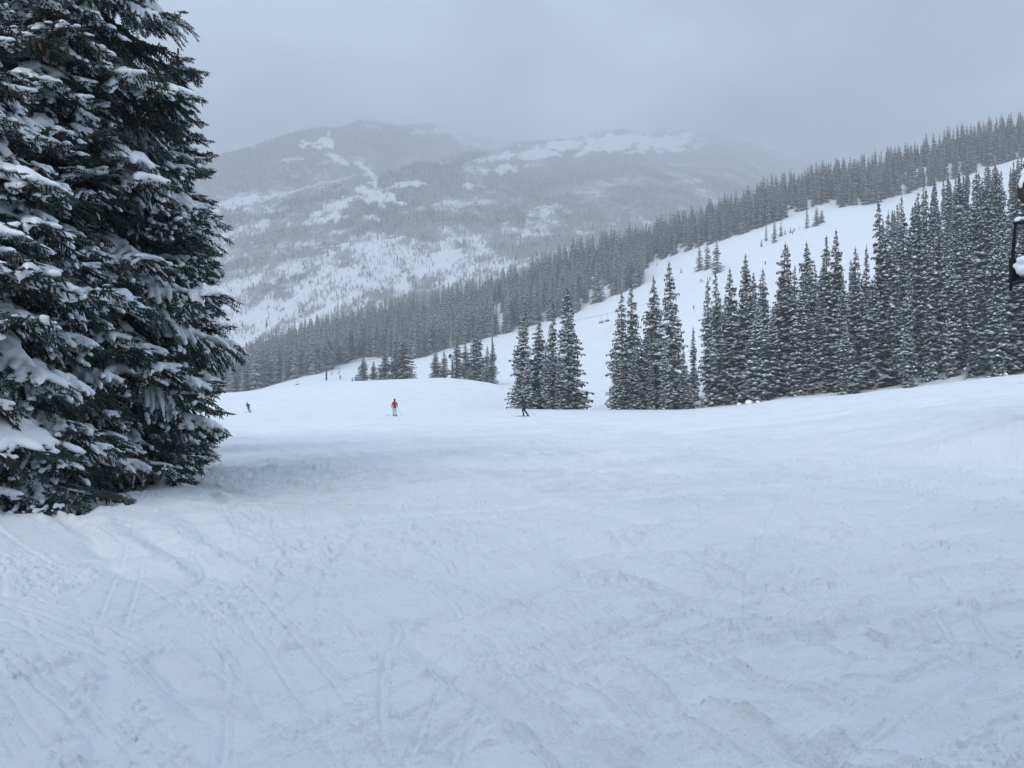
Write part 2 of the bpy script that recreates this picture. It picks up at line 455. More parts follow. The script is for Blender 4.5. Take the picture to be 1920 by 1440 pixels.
TRACKS += [(0.62, 5.05, 2.2, -0.62, 0.0, 0.024, 0.018, 0.9), (-1.5, 3.6, 2.8, 1.5, 0.05, 0.05, 0.018, 0.3), (-0.7, 3.4, 2.4, 1.45, 0.03, 0.06, 0.018, 0.2),
           (-2.6, 4.2, 2.6, 0.75, 0.04, 0.05, 0.018, 0.7), (2.4, 3.6, 2.2, -0.8, 0.0, 0.05, 0.018, 0.4), (3.1, 4.2, 2.6, -0.7, 0.02, 0.06, 0.018, 0.6)]

def micro(X, Y):
    near = 1 - sstep(90, 140, Y)
    h = np.zeros_like(X)
    # scuffed patches
    patch = fbm(X / 1.7 + 0.35 * Y, Y / 1.9, 3, 77) + 0.35 * fbm(X / 6, Y / 6, 2, 5)
    rough = sstep(-0.12, 0.50, patch) * (0.55 + 0.45 * sstep(-0.2, 0.3, fbm(X / 0.6, Y / 0.7, 2, 79)))
    rough_far = 0.45 + 0.55 * sstep(-0.1, 0.5, fbm(X / 5.5, Y / 4.0, 3, 91))
    smear = np.zeros_like(X)
    for (x0, y0, ln, sl, cv, w, dp, ph) in TRACKS:
        if w < .04: continue
        t = Y - y0
        m = (t > -.3) & (t < ln + .3)
        if not m.any(): continue
        tt = t[m]
        dd = (X[m] - (x0 + sl * tt + cv * tt * tt)) / math.sqrt(1 + sl * sl) + .5 * w * perlin(tt * 2.1 + ph * 40, tt * 0, 3)
        smear[m] = np.maximum(smear[m], np.exp(-(dd / (2.2 * w)) ** 4) * sstep(-.3, .2, tt) * (1 - sstep(ln - .2, ln + .3, tt)))
    rough = np.maximum(rough, 0.10 + 0.40 * sstep(-.2, .4, fbm(X / 2.6 + 7, Y / 2.2, 2, 83)))
    rg = np.where(Y > 14, np.maximum(rough * 0.7, rough_far * 0.75), rough)
    rg = rg * (1 - 0.92 * smear * (Y < 18))
    # clods at three sizes
    for sc, amp, thr, sd in ((0.11, 0.024, 0.62, 11), (0.19, 0.034, 0.80, 12), (0.31, 0.040, 0.93, 13), (0.06, 0.015, 0.50, 15), (0.034, 0.008, 0.45, 16)):
        d, v = worley(X / sc + 0.25 * perlin(X / sc * .7, Y / sc * .7, 3), Y / (sc * 1.1), sd)
        on = (v > thr) * sstep(0.08, 0.55, rg + 0.12 * (v > 0.93))
        fade = 1 - sstep(sc * 70, sc * 230, Y)
        h += on * amp * (1 - sstep(0.22, 0.42, d + 0.10 * perlin(X / sc * 2.3, Y / sc * 2.3, sd))) * (0.5 + v * 0.7) * fade
    h += (fbm(X / 0.5, Y / 0.55, 4, 21, .6) * 0.013 + fbm((X * .8 + Y * .6) / 0.16, (-X * .6 + Y * .8) / 0.55, 3, 23) * 0.006) * (0.4 + rg) * (1 - sstep(30, 60, Y))
    # rolling scuffs for the ground farther off, cut along the fall line
    a = X * 0.92 + Y * 0.38; c = -X * 0.38 + Y * 0.92
    h += fbm(a / 3.4, c / 1.1, 4, 41) * 0.09 * sstep(9, 20, Y) * (1 - sstep(75, 105, Y))
    h += np.maximum(fbm(a / 1.2, c / 0.5, 3, 47) - 0.15, 0) * 0.13 * rg * sstep(8, 14, Y) * (1 - sstep(50, 90, Y))
    for (x0, y0, ln, sl, cv, w, dp, ph) in TRACKS:
        t = Y - y0
        m = (t > -0.2) & (t < ln + 0.2)
        if not m.any(): continue
        tt = t[m]; xx = X[m]
        n = 0.35 * w * perlin(tt * 5 + ph * 50, tt * 0 + ph * 9, 4) + 0.15 * w * perlin(tt * 17, tt * 0 + ph, 8)
        xc = x0 + sl * tt + cv * tt * tt
        dd = (xx - xc) / math.sqrt(1 + sl * sl) + n
        skip = 0.35 + 0.65 * sstep(-.35, .05, perlin(tt * 1.3 + ph * 31, tt * 0, 14))
        e = sstep(-0.2, ln * 0.18, tt) * (1 - sstep(ln * 0.75, ln + 0.1, tt))
        g = -dp * np.exp(-(dd / w) ** 2) + 0.7 * dp * np.exp(-((dd - 1.5 * w) / (0.5 * w)) ** 2) * (0.3 + 0.7 * (perlin(tt * 9 + ph * 7, tt * 0, 6) > -0.1))
        g = g - 0.8 * dp * (sstep(-2.6 * w, -0.4 * w, dd) * (1 - sstep(-.4 * w, .4 * w, dd))) * (w > .04)
        h[m] += g * e * skip
    return h * near

us = np.unique(np.concatenate([np.linspace(-1.4, -0.70, 40), np.linspace(-0.70, 0.70, 860), np.linspace(0.70, 1.4, 40)]))
# rows by sight line so that the mesh is as fine as the picture near the camera
ypx = np.concatenate([np.linspace(1700, 790, 560)])
Ynear = CAMZ * FPX / (ypx - 720.0)
Ynear = Ynear[Ynear < 33]
rows = [-120, -60, -25, -8, -2, 0.2, 0.7] + list(Ynear) + list(np.geomspace(33.3, 130, 170)) + list(np.geomspace(132, 560, 150)) + list(np.linspace(570, 880, 24))
rows = np.array(rows)
ext = np.array([900.0, 300, 90, 25, 6])
cols_u = np.concatenate([np.full(5, us[0]), us, np.full(5, us[-1])])
cols_s = np.concatenate([-ext, np.zeros(len(us)), ext[::-1]])
UU, YY = np.meshgrid(cols_u, rows)
SS = np.meshgrid(cols_s, rows)[0]
Yc = np.maximum(YY, 1.0)
XX = UU * Yc + SS
ZZ = TER.z(UU, Yc) + undulate(XX, YY) * (np.abs(SS) < 1)
ZZ += micro(XX, YY) * (np.abs(SS) < 1)
nr, nc = XX.shape
idx = np.arange(nr * nc).reshape(nr, nc)
quads = np.stack([idx[:-1, :-1].ravel(), idx[:-1, 1:].ravel(), idx[1:, 1:].ravel(), idx[1:, :-1].ravel()], axis=1)
me = mesh_np('snow_slope', np.stack([XX.ravel(), YY.ravel(), ZZ.ravel()], axis=1), quads, M_GROUND, smooth=True)
scr = (sstep(9.5, 12, YY) * (1 - sstep(18, 34, YY)) * sstep(-0.30, 0.10, fbm(XX / 5, YY / 3.5, 3, 61)) * (1 - sstep(3, 9, XX)) * 0.5
       + 0.30 * sstep(18, 26, YY) * (1 - sstep(60, 85, YY)) * sstep(-0.1, 0.3, fbm(XX / 6, YY / 5, 3, 63)))
att = me.attributes.new('scraped', 'FLOAT', 'POINT')
att.data.foreach_set('value', scr.ravel().astype(np.float32))
tag(obj('snow_slope', me), kind='structure')

# ------------------------------------------------------------------ far mountain
MTN = {
 -400: [(600, 0, -150), (850, 720), (1100, 640), (1400, 560), (1500, 540), (1650, 545), (1900, 480), (2200, 420), (2700, 430), (5000, 500)],
 250: [(600, 0, -150), (850, 710), (1100, 600), (1350, 490), (1500, 452), (1600, 462), (1750, 430), (1950, 380), (2200, 335), (2700, 345), (5000, 430)],
 400: [(600, 0, -150), (850, 695), (1000, 610), (1100, 565), (1350, 455), (1500, 411), (1580, 424), (1680, 410), (1800, 382), (2000, 335), (2200, 300), (2700, 315), (5000, 400)],
 450: [(600, 0, -150), (850, 675), (1000, 600), (1100, 555), (1350, 445), (1500, 394), (1600, 408), (1700, 397), (1820, 372), (2000, 330), (2200, 291), (2700, 305), (5000, 400)],
 600: [(600, 0, -150), (850, 625), (1000, 560), (1100, 522), (1400, 415), (1580, 363), (1680, 383), (1800, 370), (2050, 310), (2250, 270), (2400, 237), (2900, 262), (5000, 350)],
 700: [(600, 0, -150), (850, 600), (1000, 545), (1100, 505), (1400, 410), (1550, 370), (1700, 335), (1850, 360), (2100, 335), (2500, 275), (2900, 227), (3400, 250), (5000, 350)],
 800: [(600, 0, -150), (850, 585), (1000, 540), (1150, 480), (1500, 395), (1900, 309), (2050, 335), (2700, 290), (3900, 232), (4300, 250), (5000, 320)],
 900: [(600, 0, -150), (850, 575), (1000, 520), (1100, 490), (1600, 385), (2400, 290), (2650, 315), (3500, 292), (4600, 262), (5000, 280)],
 1000: [(600, 0, -150), (850, 565), (1000, 500), (1250, 450), (2100, 355), (2700, 300), (3200, 263), (3500, 282), (4700, 280), (5000, 295)],
 1160: [(600, 0, -150), (850, 560), (1000, 500), (1500, 425), (2600, 315), (3400, 272), (3900, 245), (4400, 262), (5000, 280)],
 1300: [(600, 0, -150), (850, 560), (1000, 500), (1800, 400), (3100, 305), (3900, 266), (4500, 248), (4800, 268), (5000, 290)],
 1400: [(600, 0, -150), (850, 560), (1000, 500), (2000, 395), (3400, 312), (4700, 276), (4850, 285), (5000, 300)],
 1500: [(600, 0, -150), (850, 560), (1000, 500), (2100, 395), (3500, 345), (4800, 316), (5000, 330)],
 1800: [(600, 0, -150), (850, 560), (1000, 500), (2400, 400), (4300, 340), (5000, 370)],
 2500: [(600, 0, -150), (850, 560), (1000, 500), (2400, 430), (4300, 390), (5000, 410)],
}
MT = Terrain(MTN, 600.0, 5000.0, nY=600, nU=400)

def mtn_relief(X, Y):
    w = sstep(700, 900, Y)
    a = X * 0.8 - Y * 0.2
    r = 1 - 2 * np.abs(fbm(X / 420.0 + 0.15 * fbm(X / 200, Y / 200, 2, 8), Y / 900.0, 4, 55))
    return (r * 11 + fbm(X / 130.0, Y / 170.0, 4, 57) * 7) * w

def mtn_z(X, Y):
    return MT.z(X / Y, Y) + mtn_relief(X, Y)

# open snow: glades, meadows, gullies (position on the face, length, width, tilt)
GLADES = [(1160, 268, 130, 15, -3, .95), (1250, 268, 45, 14, 0, .9), (1010, 286, 85, 8, -7, .95), (945, 318, 33, 7, -8, .9), (930, 297, 40, 4, -5, .8),
 (705, 368, 42, 14, 20, 1), (640, 382, 60, 7, -20, .9), (768, 346, 38, 5, -8, .9), (600, 414, 45, 7, -6, .95), (625, 408, 22, 6, 0, .9), (500, 396, 35, 5, -6, .5),
 (478, 424, 18, 3, 0, .7), (880, 352, 10, 6, 60, .8), (840, 385, 60, 8, -6, .5), (700, 410, 14, 6, 20, .7),
 (598, 270, 27, 8, 4, .9), (618, 268, 8, 12, 0, .8), (548, 300, 30, 4, -6, .6), (635, 298, 18, 6, 30, .8), (690, 322, 22, 6, 35, .8), (830, 243, 60, 7, -6, .55), (880, 262, 30, 10, 0, .4),
 (445, 383, 60, 13, -10, .75), (520, 366, 45, 8, -12, .5), (600, 347, 70, 6, -14, .4),
 (690, 470, 40, 16, 15, .8), (710, 500, 50, 26, 30, .9), (600, 540, 70, 22, -32, .9), (640, 520, 60, 26, -10, .85), (520, 590, 90, 18, -32, .95), (455, 640, 60, 30, -30, .95), (850, 490, 60, 22, -8, .85),
 (900, 480, 40, 14, 0, .7), (560, 560, 60, 16, -30, .8), (640, 560, 110, 20, -32, .9), (760, 480, 70, 22, 20, .8), (470, 600, 70, 16, -30, .8), (430, 560, 50, 14, -20, .6), (870, 510, 60, 14, -25, .8), (745, 530, 26, 14, 50, .9), (1030, 395, 30, 10, -6, .7), (1010, 420, 34, 9, 0, .7), (980, 440, 30, 8, 0, .5), (960, 430, 20, 10, 0, .5), (1280, 340, 30, 5, -4, .4)]
DENSE = [(540, 386, 170, 9, -14, 1), (470, 404, 90, 8, -14, 1), (520, 395, 150, 12, -17, 1), (470, 330, 110, 28, -6, 1), (440, 300, 80, 30, -20, 1), (780, 330, 160, 12, -17, 1), (950, 278, 150, 6, -14, 1), (1150, 246, 130, 5, -1, 1), (1050, 330, 160, 25, -6, .9), (520, 300, 120, 45, -8, 1), (720, 250, 120, 16, -5, 1),
 (980, 390, 80, 6, -14, .9), (790, 395, 55, 22, 8, .8), (620, 460, 90, 14, -6, .5), (760, 520, 20, 40, 20, .5), (790, 560, 60, 20, -30, .7), (500, 640, 60, 8, -30, .5), (1200, 380, 200, 30, -8, .7), (640, 555, 40, 7, -25, .6), (1012, 383, 48, 3, -8, .9), (1024, 397, 42, 2.6, -2, .9), (1010, 410, 46, 2.6, 3, .8), (1035, 424, 40, 3.5, 8, .9), (1060, 405, 8, 22, 0, .8), (765, 520, 60, 5, 48, .8), (735, 500, 40, 4, 60, .6), (690, 575, 50, 5, -40, .7), (560, 520, 60, 7, -18, .7), (480, 545, 70, 10, -12, .7), (560, 475, 90, 10, -10, .8), (450, 500, 60, 12, -14, .8), (520, 440, 110, 12, -12, .8)]

def glade_mask(X, Y, Z, blobs, soft=0.45):
    px = CX + FPX * X / Y; py = CY - FPX * (Z - CAMZ) / Y
    m = np.zeros_like(X)
    wob = fbm(px / 24.0, py / 12.0, 5, 88, 0.62) * 1.0
    for (cx_, cy_, a, b, rot, s) in blobs:
        c, s_ = math.cos(math.radians(rot)), math.sin(math.radians(rot))
        dx, dy = px - cx_, py - cy_
        d = np.sqrt(((dx * c + dy * s_) / a) ** 2 + ((-dx * s_ + dy * c) / b) ** 2) + wob
        m = np.maximum(m, s * (1 - sstep(1 - soft, 1 + soft, d)))
    return m

def woods(X, Y, Z):
    """0..1 how thickly the mountain is wooded"""
    py = CY - FPX * (Z - CAMZ) / Y
    alt = 0.19 + 0.43 * sstep(540, 385, py) + 0.1 * sstep(2000, 2500, Y)
    n = fbm(X / 150.0, Y / 260.0, 4, 101)
    d = alt + 0.40 * n + 0.42 * fbm(X / 42.0, Y / 75.0, 3, 107) * sstep(330, 420, py)
    d = np.maximum(d, glade_mask(X, Y, Z, DENSE) * (0.9 + 0.2 * n))
    d = d * (1 - 0.93 * glade_mask(X, Y, Z, GLADES, 0.3)) - 0.10 * glade_mask(X, Y, Z, GLADES, 0.3)
    return np.clip(d, 0.015, 1)

mu = np.linspace(-0.95, 1.05, 420)
mY = np.geomspace(610, 4980, 400)
MU, MY = np.meshgrid(mu, mY)
MX = MU * MY
MZ = mtn_z(MX, MY)
nr, nc = MX.shape
idx = np.arange(nr * nc).reshape(nr, nc)
quads = np.stack([idx[:-1, :-1].ravel(), idx[:-1, 1:].ravel(), idx[1:, 1:].ravel(), idx[1:, :-1].ravel()], axis=1)

def mountain_mat():
    m, nt, b, L = new_mat('mountain_snow_and_brush')
    N = nt.nodes.new
    b.inputs['Roughness'].default_value = 0.9
    b.inputs['Specular IOR Level'].default_value = 0.1
    geo = N('ShaderNodeNewGeometry')
    at_ = N('ShaderNodeAttribute'); at_.attribute_name = 'wooded'
    mp = N('ShaderNodeMapping'); mp.inputs['Scale'].default_value = (0.07, 0.05, 0.05)
    n = N('ShaderNodeTexNoise'); n.inputs['Scale'].default_value = 1.0; n.inputs['Detail'].default_value = 6; n.inputs['Roughness'].default_value = 0.7
    L(geo.outputs['Position'], mp.inputs['Vector']); L(mp.outputs['Vector'], n.inputs['Vector'])
    ad = N('ShaderNodeMath'); ad.operation = 'ADD'; L(at_.outputs['Fac'], ad.inputs[0]); L(n.outputs['Fac'], ad.inputs[1])
    mr = N('ShaderNodeMapRange'); mr.inputs['From Min'].default_value = 0.70; mr.inputs['From Max'].default_value = 1.12
    L(ad.outputs[0], mr.inputs['Value'])
    mx = N('ShaderNodeMix'); mx.data_type = 'RGBA'
    L(mr.outputs['Result'], mx.inputs['Factor'])
    mx.inputs['A'].default_value = (0.80, 0.83, 0.86, 1); mx.inputs['B'].default_value = (0.135, 0.135, 0.14, 1)
    L(mx.outputs['Result'], b.inputs['Base Color'])
    return m

me = mesh_np('mountain', np.stack([MX.ravel(), MY.ravel(), MZ.ravel()], axis=1), quads, mountain_mat(), smooth=True)
att = me.attributes.new('wooded', 'FLOAT', 'POINT')
att.data.foreach_set('value', woods(MX, MY, MZ).ravel().astype(np.float32))
tag(obj('mountain', me), kind='structure')

# woods on the mountain: far too many to count; slim cones for firs, thin bare spindles for aspens
def scatter_mountain(n_try, seed):
    r = np.random.default_rng(seed)
    u = r.uniform(-0.45, 0.62, n_try)
    Y = np.exp(r.uniform(math.log(760), math.log(4700), n_try))
    X = u * Y
    Z = mtn_z(X, Y)
    d = woods(X, Y, Z)
    keep = r.uniform(0, 1, n_try) < np.clip(d, 0, .8) * 0.8
    return X[keep], Y[keep], Z[keep], d[keep], r

X, Y, Z, D, r = scatter_mountain(210000, 5)
fir = r.uniform(0, 1, len(X)) < (0.07 + 0.6 * sstep(0.60, 0.95, D))
# thin open aspen growth between the stands
u2 = r.uniform(-0.42, 0.30, 150000); Y2 = np.exp(r.uniform(math.log(780), math.log(1700), 150000)); X2 = u2 * Y2; Z2 = mtn_z(X2, Y2)
p2 = np.clip(0.17 + 0.70 * fbm(X2 / 38.0, Y2 / 60.0, 4, 131, .6), 0, 1) * (1 - 0.88 * glade_mask(X2, Y2, Z2, GLADES, 0.35))
k2 = r.uniform(0, 1, 150000) < p2
X = np.concatenate([X, X2[k2]]); Y = np.concatenate([Y, Y2[k2]]); Z = np.concatenate([Z, Z2[k2]])
n = len(X)
fir = np.concatenate([fir, np.zeros(int(k2.sum()), bool)])
H = np.where(fir, r.uniform(6, 12, n), r.uniform(4, 9, n))
W = np.where(fir, r.uniform(1.1, 1.9, n), r.uniform(0.5, 1.1, n))
rot = r.uniform(0, 6.28, n)
V = np.zeros((n, 5, 3))
for k in range(4):
    a = rot + k * math.pi / 2
    lift = np.where(fir, 0.0, H * 0.35)
    V[:, k, 0] = X + np.cos(a) * W; V[:, k, 1] = Y + np.sin(a) * W; V[:, k, 2] = Z - 0.8 + lift
V[:, 4, 0] = X; V[:, 4, 1] = Y; V[:, 4, 2] = Z + H
base = (np.arange(n) * 5)[:, None]
F = np.concatenate([base + np.array([[k, (k + 1) % 4, 4]]) for k in range(4)])
fm = np.tile(np.where(fir, 0, 1), 4)
M_FIR = simple('mountain_firs', (0.045, 0.055, 0.055), 0.9)
M_ASPEN = simple('bare_aspens', (0.33, 0.32, 0.32), 0.9)
me = mesh_np('mountain_woods', V.reshape(-1, 3), F, [M_FIR, M_ASPEN], fmat=fm)
tag(obj('mountain_woods', me), 'bare aspen and dark fir woods over the far mountain face', 'woods', kind='stuff')

# ------------------------------------------------------------------ conifers of the middle distance
def conifer(seed, H=20.0, R=2.1, gap=0.50, per=7, bare=0.4, shape=0.75, snow=0.6, seg=4, top_thin=1.0, hollow=0.0):
    """crown of drooping layered sprays and the snow lying on them"""
    rr = random.Random(seed)
    cr, sn = MB(), MB()
    z = bare
    while z < H - 0.25:
        f = (z - bare) / (H - bare)
        prof = (1 - f) ** shape * (0.80 + 0.20 * min(1, f * 7)) * top_thin * rr.uniform(.82, 1.12)
        rad = max(0.16, R * prof)
        n = per + 2 if f < 0.75 else max(4, int(per * 0.7))
        a0 = rr.uniform(0, 6.28)
        for k in range(n):
            if rr.random() < hollow: continue
            a = a0 + 6.283 * k / n + rr.uniform(-0.28, 0.28)
            ln = rad * rr.choice((rr.uniform(0.65, 0.9), rr.uniform(0.85, 1.2))) * (1 + .20 * math.sin(f * 17 + seed) + .18 * math.sin(a + f * 5 + seed * 2.1))
            zz = min(H - .3, z + rr.uniform(-0.42, 0.42))
            dr = (0.62 - 0.55 * f) * rr.uniform(0.7, 1.25)
            w = min(0.65, 0.16 + ln * 0.24) * rr.uniform(0.8, 1.2)
            ca, sa = math.cos(a), math.sin(a)
            def P(t, s, dz):
                x = ln * t
                zc = zz - dr * ln * (t - 0.32 * t * t * t) + dz
                sx = s
                return (ca * x - sa * sx, sa * x + ca * sx, zc)
            V = []; F = []
            for i in range(seg + 1):
                t = 0.08 + 0.92 * i / seg
                wt = w * (0.35 + 1.1 * t) * (1.0 if i % 2 else 0.62)
                if i == seg: wt = w * 0.12
                jl, jr = rr.uniform(0.7, 1.25), rr.uniform(0.7, 1.25)
                V += [P(t, 0, 0.05), P(min(1.05, t + 0.05), wt * jl, -0.30 * wt * jl - 0.04), P(min(1.05, t + 0.05), -wt * jr, -0.30 * wt * jr - 0.04)]
                if i:
                    p = (i - 1) * 3; q = i * 3
                    F += [(p, q, q + 1), (p, q + 1, p + 1), (p, q + 2, q), (p, p + 2, q + 2)]
            # hanging twigs
            for i in range(4):
                t = 0.30 + 0.22 * i + rr.uniform(-0.08, 0.08); s = rr.uniform(-0.6, 0.6) * w
                b = len(V)
                V += [P(t - 0.10, s, -0.04), P(t + 0.10, s * 1.1, -0.06), P(t + 0.04, s * 1.3, -rr.uniform(0.25, 0.55))]
                F += [(b, b + 1, b + 2)]
            cr.add(V, F)
            if ln > 0.25 and rr.random() < snow * (0.55 + 0.9 * math.sin(a * 1.5 + z * 1.1 + seed) ** 2):
                t0 = rr.uniform(0.30, 0.72); t1 = min(1.03, t0 + rr.uniform(0.16, 0.34) * min(1.6, 2.2 / max(.7, ln)))
                hh = rr.uniform(0.08, 0.22) * min(1, 0.4 + ln / 2); ww = w * rr.uniform(0.30, 0.72)
                V = [P(t0, 0, 0.06)]; F = []
                rings = 3
                for i in range(1, rings + 1):
                    t = t0 + (t1 - t0) * i / (rings + 1)
                    e = math.sin(math.pi * i / (rings + 1)) * rr.uniform(0.8, 1.2)
                    for (sx, dz) in ((-1, -0.14), (-0.55, 0.75), (0.2, 1.0), (0.75, 0.6), (1, -0.14), (0, -0.4)):
                        V.append(P(t, sx * ww * e, 0.05 + dz * hh * e - 0.16 * abs(sx) * ww * e))
                V.append(P(t1, 0, 0.03))
                last = len(V) - 1
                for j in range(6):
                    F.append((0, 1 + (j + 1) % 6, 1 + j))
                    for i in range(rings - 1):
                        p = 1 + i * 6; q = p + 6
                        F.append((p + j, p + (j + 1) % 6, q + (j + 1) % 6)); F.append((p + j, q + (j + 1) % 6, q + j))
                    F.append((1 + (rings - 1) * 6 + j, 1 + (rings - 1) * 6 + (j + 1) % 6, last))
                sn.add(V, F)
        z += gap * rr.uniform(0.8, 1.2) * (1.0 if f < 0.8 else 0.8)
    # leader
    cr.tube([(0, 0, H - 1.0), (0.02, 0, H + 0.15)], [0.09, 0.02], 4)
    tk = MB()
    tk.tube([(0, 0, -1.2), (0, 0, H * 0.45), (0.03, 0.0, H - 0.4)], [0.012 * H, 0.008 * H, 0.03], 7)
    return cr, sn, tk

KINDS = []   # (crown mesh, snow mesh, trunk mesh, height)
SPECS = [dict(H=20, R=3.0, per=8, shape=.74, snow=.36), dict(H=20, R=2.4, per=7, shape=.66, snow=.3), dict(H=20, R=3.4, per=9, shape=.80, snow=.36),
         dict(H=20, R=1.7, per=6, shape=.60, snow=.42, gap=.5), dict(H=20, R=2.7, per=8, shape=.70, snow=1.0), dict(H=20, R=2.2, per=7, shape=.74, snow=.3, hollow=.14),
         dict(H=20, R=3.1, per=8, shape=.64, snow=.55, gap=.54), dict(H=20, R=2.6, per=8, shape=.88, snow=.42), dict(H=22, R=1.65, per=7, shape=.48, snow=.36), dict(H=22, R=1.4, per=6, shape=.42, snow=.26, gap=.54), dict(H=22, R=1.85, per=7, shape=.52, snow=.6)]
for i, s in enumerate(SPECS):
    a, b, c = conifer(100 + i, **s)
    KINDS.append((a.mesh('conifer_crown', M_CROWN), b.mesh('conifer_snow', M_SNOW, True), c.mesh('conifer_trunk', M_BARK), float(s['H'])))
SMALL = []   # short bushy trees
for i, s in enumerate([dict(H=8, R=1.5, per=6, shape=.8, snow=.4, gap=.33, bare=.15), dict(H=8, R=1.15, per=6, shape=.75, snow=.55, gap=.35, bare=.15), dict(H=8, R=1.9, per=7, shape=.7, snow=.35, gap=.32, bare=.1)]):
    a, b, c = conifer(200 + i, **s)
    SMALL.append((a.mesh('young_conifer_crown', M_CROWN), b.mesh('young_conifer_snow', M_SNOW, True), c.mesh('young_conifer_trunk', M_BARK), 8.0))
FAR = []     # for the hazy belt on the ridge
for i, s in enumerate([dict(R=2.3, shape=.75), dict(R=1.8, shape=.65), dict(R=2.7, shape=.8), dict(R=2.0, shape=.7), dict(R=2.5, shape=.62)]):
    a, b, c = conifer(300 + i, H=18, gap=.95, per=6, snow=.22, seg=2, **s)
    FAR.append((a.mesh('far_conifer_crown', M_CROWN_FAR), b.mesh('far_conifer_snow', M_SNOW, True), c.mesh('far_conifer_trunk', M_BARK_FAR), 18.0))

def tree(kind, X, Y, H, label, group, width=1.0, name='spruce_tree', sink=0.1):
    root = empty(name, (X, Y, gz(X, Y) - sink), random.uniform(0, 6.28))
    s = H / kind[3]
    root.rotation_euler.x = random.gauss(0, .018); root.rotation_euler.y = random.gauss(0, .018)
    sq = random.uniform(.88, 1.14)
    for nm, me in (('crown', kind[0]), ('snow_load', kind[1]), ('trunk', kind[2])):
        o = obj(nm, me, root)
        o.scale = (s * width * sq, s * width / sq, s)
        if nm == 'snow_load': o['kind'] = 'stuff'
    tag(root, label, 'tree', group)
    return root

def tree_px(kind, px, Y, top, label, group, width=None, **kw):
    """stand a tree on the ground at bearing px and distance Y, its tip on the sight line top"""
    X = at(px, Y)
    H = zpy(Y, top) - gz(X, Y)
    H = max(H, 0.8)
    if width is None: width = random.uniform(0.9, 1.1) * (20.0 / max(H, 9)) ** 0.35 if kind[3] > 10 else 1.0
    return tree(kind, X, Y, H, label, group, width, **kw)

def find_y(px, py, lo, hi):
    return float(min((abs(CY - FPX * (gz(at(px, y), y) - CAMZ) / y - py), y) for y in np.linspace(lo, hi, 241))[1])

ORD = ['first', 'second', 'third', 'fourth', 'fifth', 'sixth', 'seventh', 'eighth', 'ninth', 'tenth', 'eleventh', 'twelfth', 'thirteenth', 'fourteenth', 'fifteenth',
       'sixteenth', 'seventeenth', 'eighteenth', 'nineteenth', 'twentieth', 'twenty-first', 'twenty-second', 'twenty-third', 'twenty-fourth', 'twenty-fifth', 'twenty-sixth',
       'twenty-seventh', 'twenty-eighth', 'twenty-ninth', 'thirtieth', 'thirty-first', 'thirty-second', 'thirty-third', 'thirty-fourth', 'thirty-fifth', 'thirty-sixth']

# the clump by the skier in blue
G1 = 'spruces of the clump behind the skier in blue'
for k, px, Y, top, w, lab in [(0, 978, 114, 563, 1.0, 'snowy spruce with slim tip rising straight behind the skier in blue'),
        (2, 1008, 116, 588, .95, 'lower blunt-topped spruce in the middle of the clump behind the skier in blue'),
        (7, 1036, 122, 566, 1.0, 'spruce with thin tip half hidden in the clump near the skier in blue'),
        (6, 1067, 117, 539, 1.0, 'tallest spruce of the clump by the skier in blue, at its downhill gap'),
        (4, 990, 111, 660, 1.35, 'short snow-caked spruce at the foot of the clump behind the skier in blue'),
        (1, 1050, 113, 655, 1.2, 'short narrow spruce at the foot of the tallest one in the clump'),
        (5, 1022, 113, 640, 1.25, 'small spruce low in the middle of the clump by the skier in blue')]:
    tree_px(KINDS[k], px, Y, top, lab, G1, w)
# the larger group across the gap
G2 = 'spruces of the tall group beside the open gap'
for k, px, Y, top, w, lab in [(1, 1166, 113, 545, 1.15, 'spruce at the edge of the open gap, leading tree of the tall group'),
        (0, 1191, 115, 530, 1.05, 'dense spruce standing second from the open gap in the tall group'),
        (2, 1232, 118, 515, .95, 'spruce with double-looking tip next to the tallest tree of the group'),
        (0, 1262, 113, 488, 1.05, 'tallest spruce of the group beside the gap, tip clear against the piste'),
        (6, 1212, 114, 620, 1.1, 'mid-height spruce filling the middle of the tall group'),
        (4, 1158, 109, 655, 1.5, 'short snowy spruce at the foot of the group edge, facing the gap'),
        (4, 1248, 109, 640, 1.2, 'heavily snow-caked spruce in front of the tallest tree of the group'),
        (5, 1285, 110, 655, 1.6, 'short pointed spruce at the far foot of the tall group, by the snowy clearing'),
        (7, 1186, 110, 640, 1.4, 'short dark spruce low between the two leading trees of the tall group'),
        (3, 1302, 125, 610, 1.1, 'very thin spruce showing just past the tall group above the snowy clearing'),
        (3, 1222, 111, 668, 1.6, 'low spruce at the foot of the tall group, in its middle')]:
    tree_px(KINDS[k], px, Y, top, lab, G2, w * .93)
for px, Y, top, lab in [(1316, 108, 742, 'tiny sapling alone on the snow lip beside the tall group'), (1333, 112, 738, 'tiny sapling in the snowy clearing below the forest edge'),
                        (1382, 106, 742, 'snow-buried sapling at the crest below the forest edge')]:
    tree_px(SMALL[1], px, Y, top, lab, 'saplings in the snowy clearing', 1.0, name='sapling')

